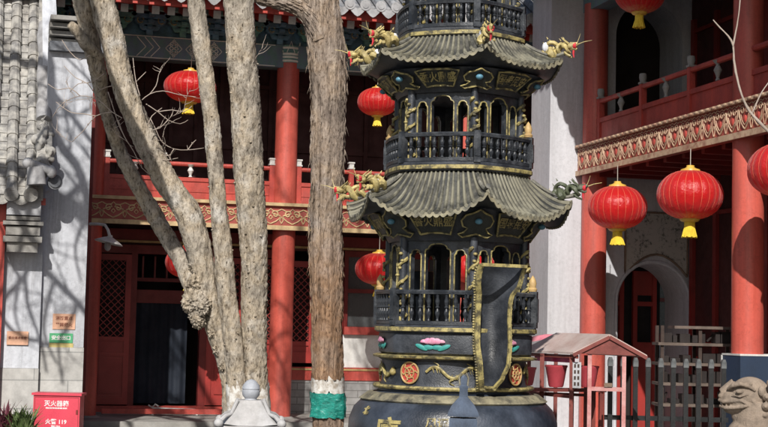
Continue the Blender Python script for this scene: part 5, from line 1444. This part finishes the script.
# ================================================================== WHITE STONE LANTERN (foot of the trees)
p = atD(250, 427, 11.6); az = math.atan2(p.x, p.y); S = 11.6/FPX
sl_r = tag(empty('stone_lantern', (p.x, p.y, 0), -az), 'white marble lantern roof with a grey ball finial in front of the trunks', 'stone lantern')
zf = lambda py: atD(250, py, 11.6).z
z_apex = zf(379)
build('ball_finial', MB().lathe([(.0,z_apex),(.035,z_apex-.012),(.062,z_apex-.045),(.070,z_apex-.075),(.066,z_apex-.082),(.070,z_apex-.09),(.066,z_apex-.125),(.045,z_apex-.15),(.05,z_apex-.165)][::-1], 28), M['marble_grey'], sl_r)
zt1 = z_apex-.16; zt0 = zf(424)
mb = MB(); n = 14; vs_ = []; fs = []
for i in range(n+1):
    t = i/n; hw = .10+.125*t**1.2; z = zt1+(zt0-zt1)*t
    for j in range(24):
        a = 2*PI*(j+.5)/24+R(0); sq = 1/max(abs(math.cos(a)), abs(math.sin(a))); vs_.append((hw*sq*math.cos(a)*.98, hw*sq*math.sin(a)*.98, z+.03*t*t*max(0, sq-1.1)*2))
for i in range(n):
    for j in range(24): a = i*24+j; b = i*24+(j+1) % 24; fs.append((a, b, b+24, a+24))
fs += [tuple(range(24)), tuple(n*24+j for j in range(24))[::-1]]
mb.add(vs_, fs); rf_ = build('lantern_roof', mb, M['marble'], sl_r)
mb = MB(); 
for sx in (-1, 1):
    for sy in (-1, 1):
        mb = MB(); mb.tube([(sx*.10, sy*.10, zt1), (sx*.145, sy*.145, zt1-.10), (sx*.19, sy*.19, zt0+.07), (sx*.225, sy*.225, zt0+.035)], [.014,.014,.016,.018], 8); mb.ell((sx*.238, sy*.238, zt0+.02), (.036,.036,.034), 12, 8); build('hip_curl', mb, M['marble'], rf_)
mb = MB().box(-.22,.22,-.22,.22, zt0-.05, zt0-.003); build('eave_slab', mb, M['marble'], sl_r)
mb = MB()
for sx in (-1,1):
    for sy in (-1,1): mb.box(sx*.16-.035, sx*.16+.035, sy*.16-.035, sy*.16+.035, zt0-.36, zt0-.053)
mb.box(-.22,.22,-.22,.22, zt0-.42, zt0-.363); mb.lathe([(.11,.12),(.10,.2),(.12,zt0-.42)], 16); mb.box(-.24,.24,-.24,.24,0,.12); build('lantern_body', mb, M['marble'], sl_r)
# ================================================================== SMALL IRON BURNER before the tower
D = 11.0; p = atD(463, 427, D); az = math.atan2(p.x, p.y); q = tag(empty('small_burner', (p.x, p.y, 0), -az), 'small blue-grey iron burner with a bell-shaped lid in front of the big cauldron', 'incense burner')
zf = lambda py: atD(463, py, D).z; s = D/FPX
z0 = zf(416)
build('bell_lid', MB().lathe([(17.5*s,z0),(18*s,z0+.01),(17*s,z0+.035),(13*s,zf(405)),(9*s,zf(401)),(5*s,zf(397)),(4.6*s,zf(389)),(5.2*s,zf(388)),(5.2*s,zf(386)),(3.4*s,zf(385)),(3.6*s,zf(378)),(2*s,zf(375)),(.0,zf(374))], 6), M['iron_burner'], q)
g_ = MB(); g_.tube([(-.028,-.01,zf(386)),(-.034,-.01,zf(378)),(-.018,-.01,zf(373)),(.0,-.01,zf(376)),(.018,-.01,zf(373)),(.034,-.01,zf(378)),(.028,-.01,zf(386))], .006, 6); build('finial_scroll', g_, M['iron_edge'], q)
mb = MB().lathe([(15.5*s,.55),(16.5*s,.60),(16*s,z0-.03),(15*s,z0-.012)], 6); build('burner_body', mb, M['iron_burner'], q)
mb = MB()
for k in range(3): a = R(60+120*k); mb.tube([(.09*math.sin(a), -.09*math.cos(a), .56), (.13*math.sin(a), -.13*math.cos(a), .3), (.11*math.sin(a), -.11*math.cos(a), .0)], [.03,.022,.03], 8)
build('tripod', mb, M['iron_burner'], q)

# ================================================================== OFFERING SHELTER (kiosk)
D = 15.0; s = D/FPX; p = atD(607, 400, D); az = math.atan2(p.x, p.y)
ks = tag(empty('offering_shelter', (p.x, p.y, 0), -az), 'small faded pink shelter with a pitched sheet roof, standing between the tower and the fence', 'shelter')
zf = lambda py: atD(607, py, D).z; X_ = lambda px: (px-607)*s
zA, zE = zf(334), zf(353); dep = 1.9
# roof runs back and to the left of the gable
back = Vector((-.62+.05, .9, 0)); back = back.normalized()*1.05
A = Vector((X_(609), -.05, zA)); Lf = Vector((X_(573), -.05, zE)); Rt_ = Vector((X_(646), -.05, zE-.01))
th3 = Vector((0,0,-.022))
mb = MB()
for a, b in ((A, Lf), (A, Rt_)):
    vs_ = [a, b, b+back, a+back]; vs_ += [v+th3 for v in vs_]; mb.add(vs_, [(0,1,2,3),(7,6,5,4),(0,4,5,1),(1,5,6,2),(2,6,7,3),(3,7,4,0)])
kr = build('roof', mb, M['kiosk_roof'], ks)
mb = MB()
for a, b in ((A, Lf), (A, Rt_)): mb.bar(a+Vector((0,-.012,-.03)), b+Vector((0,-.012,-.03)), .018, .035)
gl = Vector((X_(584), -.0, zE-.0)); gr = Vector((X_(634), 0, zE))
mb.add([A+Vector((0,.0,-.05)), Lf+Vector((.07,0,-.01)), Rt_+Vector((-.07,0,-.01)), A+Vector((0,.02,-.05)), Lf+Vector((.07,.02,-.01)), Rt_+Vector((-.07,.02,-.01))], [(0,1,2),(5,4,3),(0,3,4,1),(1,4,5,2),(2,5,3,0)])
build('gable_face', mb, M['kiosk_red'], kr)
mb = MB(); po = 2.0*s
for px in (589.5, 623.5): mb.box(X_(px)-po, X_(px)+po, -.03, .02, 0, zE-.012)
mb.box(X_(589.5)+po, X_(623.5)-po, -.025, .015, zf(391), zf(387)); mb.bar((X_(586),-.01,zE-.0), (X_(627),-.01,zE-.0), .05, .04)
build('front_frame', mb, M['pink_metal'], ks)
mb = MB()
for px, pt in ((571, 1.0), (540, 1.0)):
    c = Vector((X_(px), .45, 0)); mb.box(c.x-.022, c.x+.022, c.y-.022, c.y+.022, 0, zE-.03)
for e in (Lf+back*.12+Vector((.05,0,-.03)), Lf+back*.95+Vector((.05,0,-.03)), Rt_+back*.95+Vector((-.08,0,-.03))): mb.box(e.x-.02, e.x+.02, e.y-.02, e.y+.02, 0, e.z)
mb.bar(Lf+back*.1+Vector((.05,0,-.45)), Lf+back*.95+Vector((.05,0,-.45)), .03, .03); mb.bar(Lf+Vector((.04,0,-.045)), Lf+back+Vector((.04,0,-.045)), .03, .035)
mb.bar(Lf+back*.95+Vector((.05,0,-.45)), Rt_+back*.95+Vector((-.08,0,-.45)), .03, .03)
build('rear_frame', mb, M['kiosk_red'], ks)
build('magenta_strip', MB().bar(Lf+back*.15+Vector((.09,.02,-.085)), Lf+back*.9+Vector((.09,.02,-.085)), .02, .05), M['magenta'], ks)
# price sheet of holes hung in the shelter
c = Vector((X_(577), .02, zf(389)))
mb = MB().box(c.x-.045, c.x+.04, c.y-.004, c.y+.004, c.z, c.z+.26); ob = build('hanging_sheet', mb, M['white_old'], ks)
mb = MB()
for i in range(2):
    for j in range(4): mb.box(c.x-.032+.034*i, c.x-.012+.034*i, c.y-.007, c.y-.0045, c.z+.025+j*.06, c.z+.06+j*.06)
build('sheet_marks', mb, M['wood_dark'], ob)
build('shelf_box', MB().box(X_(604), X_(612), -.04, .04, zf(387)+.003, zf(383)), M['wood'], ks)
def bucket(px, py, sc, lab, dd=0, y=.3, mat='bucket'):
    g = atD(px, py, D+dd)
    b = tag(empty('red_bucket', tuple(g)), lab, 'bucket', 'red buckets about the shelter')
    o = build('bucket_body', MB().lathe([(.065*sc,0),(.075*sc,.02),(.105*sc,.19*sc),(.112*sc,.20*sc),(.112*sc,.215*sc),(.10*sc,.215*sc),(.095*sc,.19*sc),(.06*sc,.03)], 24, cap=False), M[mat], b)
    build('bucket_bottom', MB().lathe([(.064*sc,.0),(.066*sc,.006)], 20), M[mat], b)
    build('bucket_handle', MB().tube([(.112*sc*math.cos(a), -.03*math.sin(a), .2*sc-.10*sc*math.sin(a)*.3) for a in [i*PI/10 for i in range(11)]], .004, 5), M['wood_dark'], b)
    return b
bucket(556, 387, 1.05, 'dark red bucket inside the shelter, left of the hanging sheet', .45)
bucket(588, 387, 1.0, 'brighter red bucket behind the shelter\'s pink front frame', .25)
bucket(527, 385, .8, 'red bucket between the big cauldron and the shelter', -.6)
# table carrying buckets
tb = tag(empty('side_table', tuple(atD(552, 427, D+.45))[:2]+(0,)), 'narrow dark red stand holding the buckets under the shelter', 'stand')
zt3 = atD(560, 388, D+.45).z-.004
g = atD(560, 388, D+.45); mb = MB(); mb.box(-.45,.55,-.12,.14, zt3-.03, zt3); 
o = build('stand_top', mb, M['kiosk_red'], tb)
mb = MB()
for sx in (-.40,.50):
    for sy in (-.09,.11): build('leg', MB().box(sx-.02, sx+.02, sy-.02, sy+.02, 0, zt3-.033), M['kiosk_red'], tb)
# second pink shelter roof behind, only its corner shows
D2 = 17.2; p = atD(538, 400, D2); k2 = tag(empty('offering_shelter', (p.x, p.y, 0), -math.atan2(p.x, p.y)), 'second pink shelter behind the first, only a corner of its bright roof showing', 'shelter')
zf2 = lambda py: atD(538, py, D2).z; s2 = D2/FPX; mb = MB()
mb.add([((530-538)*s2-.5,0,zf2(346)),((545-538)*s2,0,zf2(334)),((562-538)*s2,0,zf2(334)),((562-538)*s2,.5,zf2(334)),((545-538)*s2,.5,zf2(334)),((530-538)*s2-.5,.5,zf2(346)),
        ((530-538)*s2-.5,0,zf2(351)),((545-538)*s2,0,zf2(339)),((562-538)*s2,0,zf2(339)),((562-538)*s2,.5,zf2(339)),((545-538)*s2,.5,zf2(339)),((530-538)*s2-.5,.5,zf2(351))], [(0,1,4,5),(1,2,3,4),(0,6,7,1),(1,7,8,2),(6,11,10,7),(7,10,9,8),(2,8,9,3),(5,4,10,11),(4,3,9,10),(0,5,11,6)])
build('roof', mb, M['pink_roof'], k2); mb = MB()
for x in (-.5, .2):
    for y in (.04,.46): mb.box(x-.02, x+.02, y-.02, y+.02, 0, zf2(345) if x > 0 else zf2(351)-.0)
build('frame', mb, M['kiosk_red'], k2)

# ================================================================== FENCE, RACK, BLUE BOARD, LION
Df = 15.8
fr = tag(empty('picket_fence', (atD(665,400,Df).x, atD(665,400,Df).y, 0), -YAW), 'dark green metal picket fence before the gallery, ending at the blue board', 'fence')
c0 = atD(665, 400, Df); s = Df/FPX; mb = MB(); zt4 = atD(665, 362, Df).z
proto = None
for i, px in enumerate([610+i*12.6 for i in range(10)]):
    if proto is None:
        mb = MB(); w_ = 2.3*s; mb.box(-w_, w_, -.02, .02, .05, zt4-.03); mb.prism([(-w_, zt4-.03), (-w_*.95, zt4+.0), (-w_*.5, zt4+.03), (w_*.5, zt4+.03), (w_*.95, zt4+.0), (w_, zt4-.03)], lambda u, v, t: (u, -.02+.04*t, v))
        proto = build('picket', mb, M['fence'], fr); o = proto
        mb = MB().prism([(-w_*1.12, zt4-.055), (-w_*1.08, zt4+.005), (-w_*.6, zt4+.04), (w_*.6, zt4+.04), (w_*1.08, zt4+.005), (w_*1.12, zt4-.055)], lambda u, v, t: (u, -.026+.052*t, v)); build('picket_cap', mb, M['fence_cap'], proto)
    else: o = dup(proto, fr)
    o.location = ((px-665)*s, 0, (665-px)*s*.0)
mb = MB(); mb.box(-60*s, 64*s, .024, .05, .25, .30); mb.box(-60*s, 64*s, .024, .05, zt4-.62, zt4-.57); build('fence_rail', mb, M['fence'], fr)
# timber rack of shelves behind the fence
Dr = 18.6; c1 = atD(700, 400, Dr); s = Dr/FPX
rk = tag(empty('shelf_rack', (c1.x, c1.y, 0), -YAW), 'open timber rack of dark shelves behind the picket fence', 'rack')
mb = MB(); 
for px in (662, 700, 734):
    for y_ in (0, .36): build('rack_post', MB().box((px-700)*s-.02, (px-700)*s+.02, y_, y_+.04, 0, atD(700, 326, Dr).z-.003), M['wood_dark'], rk)
for i, py in enumerate((329, 346, 366, 386, 407)):
    z = atD(700, py, Dr).z; x0 = (676-700)*s if i < 1 else (660-700)*s
    o = build('shelf', MB().box(x0-.03, (736-700)*s, -.03, .42, z, z+.035), M['rack_wood'], rk)
random.seed(12)
for i, py in enumerate((346, 366, 386, 407)):
    z = atD(700, py, Dr).z+.038; mb = MB(); x = (664-700)*s
    while x < (730-700)*s:
        w_ = random.uniform(.05,.16); h = random.uniform(.05,.15)
        if random.random() < .75: mb.box(x, x+w_, .05, .3, z, z+h)
        else: mb.bar((x, .1, z+.02), (x+w_, .12, z+h+.02), .02, .02)
        x += w_+random.uniform(.01,.04)
    tag(build('stored_bundles', mb, M['black'], rk), kind='stuff')
# blue board round the column foot
D5 = 15.6; pb_ = atX(748, 356, XG); 
x0 = -.27; zt5 = atY(748, 356, Yg[1]-.27).z
bb = tag(empty('blue_board', (XG+.05, Yg[1], 0)), 'navy blue board with a white edge boxed round the foot of the near column', 'board')
build('board_panel', MB().box(-.26,.42,-.22,.22,.09,zt5), M['blue_cloth'], bb)
build('white_edge', MB().box(-.265,.43,-.225,.225,zt5+.001,zt5+.022).box(-.275,-.261,.212,.23,.09,zt5), M['white_paint'], bb)

# stone lion, head in profile to the left
D6 = 12.6; s = D6/FPX; c = atD(748, 400, D6); az = math.atan2(c.x, c.y)
ln = tag(empty('stone_lion', (c.x, c.y, 0), -az), 'weathered sandstone guardian lion facing left in front of the blue board', 'stone lion')
zh = lambda py: atD(748, py, D6).z; LX = lambda px: (px-748)*s
def L3(px, py, y=0): return Vector((LX(px), y, zh(py)))
mb = MB()
mb.ell(L3(750, 395, 0), (.17,.150,.155), 30, 22)            # skull
mb.ell(L3(743, 401, 0), (.145,.140,.110), 26, 18)            # cheeks
mb.ell(L3(731, 399, 0), (.090,.105,.078), 22, 16)            # muzzle
mb.ell(L3(736, 409, 0), (.105,.100,.050), 22, 14)            # jaw
mb.ell(L3(723.5, 395.5, 0), (.034,.062,.030), 16, 10)        # nose
mb.tube([L3(722, 394, 0), L3(729, 390, 0), L3(736, 385, 0)], [.04,.055,.06], 14)
for sgn in (-1, 1):
    mb.ell(L3(721.5, 396.5, sgn*.045), (.024,.024,.022), 12, 8)
    mb.tube([L3(719.5, 400.5, sgn*.04), L3(724, 402, sgn*.085), L3(732, 401, sgn*.112), L3(741, 400, sgn*.138), L3(748, 403.5, sgn*.146)], [.013,.016,.016,.015,.010], 10)   # upper lip
    mb.tube([L3(720.5, 406.5, sgn*.035), L3(726, 408, sgn*.080), L3(734, 407.5, sgn*.108), L3(742, 406.5, sgn*.136), L3(749, 404.5, sgn*.146)], [.013,.016,.016,.014,.010], 10)   # lower lip
    for j in range(5): mb.ell(L3(723+j*4, 404, sgn*(.072+.012*j)), (.010,.008,.014), 8, 6)   # teeth
    mb.tube([L3(728, 389.5, sgn*.07), L3(733, 385.5, sgn*.115), L3(741, 383.5, sgn*.142), L3(750, 386, sgn*.152), L3(755, 390, sgn*.150)], [.012,.020,.022,.017,.009], 10)   # brow
    for j in range(5): mb.ell(L3(734+j*4.2, 382.4+.5*abs(j-2), sgn*(.118+.010*j)), (.016,.014,.012), 8, 6)
    mb.ell(L3(740, 391, sgn*.138), (.036,.018,.021), 16, 12)     # eyeball
    mb.tube([L3(732, 394.5, sgn*.118), L3(740, 396.5, sgn*.150), L3(748, 393.5, sgn*.152)], [.006,.008,.005], 8)
    mb.tube([L3(752, 399, sgn*.142), L3(756, 404, sgn*.140), L3(755, 411, sgn*.13), L3(749, 415, sgn*.11)], [.012,.016,.015,.010], 8)
    for i, (px, py) in enumerate(((766,396),(765,405),(764,414),(772,391),(773,402),(772,412),(770,383))):
        for w_ in (0, 1): mb.ell(L3(px, py, sgn*(.13+.02*(i % 2))), (.036-.012*w_,.045+.012*w_,.036-.012*w_), 12, 8)
    mb.ell(L3(761, 390, sgn*.15), (.030,.02,.045), 10, 8)       # ear
mb.tube([L3(736, 411, 0), L3(742, 416, 0), L3(748, 424, 0)], [.06,.09,.13], 16)
mb.tube([L3(756, 402, 0), L3(757, 425, 0), L3(756, 450, 0)], [.15,.19,.23], 20)
mb.ell(L3(754, 440, 0), (.24,.21,.22), 22, 16)               # chest
mb.ell(L3(783, 462, 0), (.30,.22,.26), 22, 16)               # haunch
for sgn in (-1, 1):
    mb.tube([L3(745, 440, sgn*.13), L3(742, 470, sgn*.13), L3(740, 492, sgn*.13)], [.10,.075,.07], 14); mb.ell(L3(735, 497, sgn*.13), (.11,.08,.05), 16, 10)
    mb.tube([L3(785, 460, sgn*.15), L3(775, 480, sgn*.18), L3(785, 495, sgn*.17)], [.13,.10,.07], 14)
for i in range(26):
    random.seed(i); mb.ell(L3(random.uniform(766,784), random.uniform(382,440), random.uniform(-.16,.16)), .05, 8, 6)
lb_ = remesh('lion_figure', mb, M['lion'], ln, .0058, 1)
zlb = zh(500)
mb = MB(); mb.box(-.32,.62,-.32,.32,0,zlb-.03); mb.box(-.36,.66,-.36,.36,zlb-.10,zlb-.0); mb.box(-.36,.66,-.36,.36,0,.12); build('pedestal', mb, M['stone'], ln)
print('lion pedestal top', zlb)
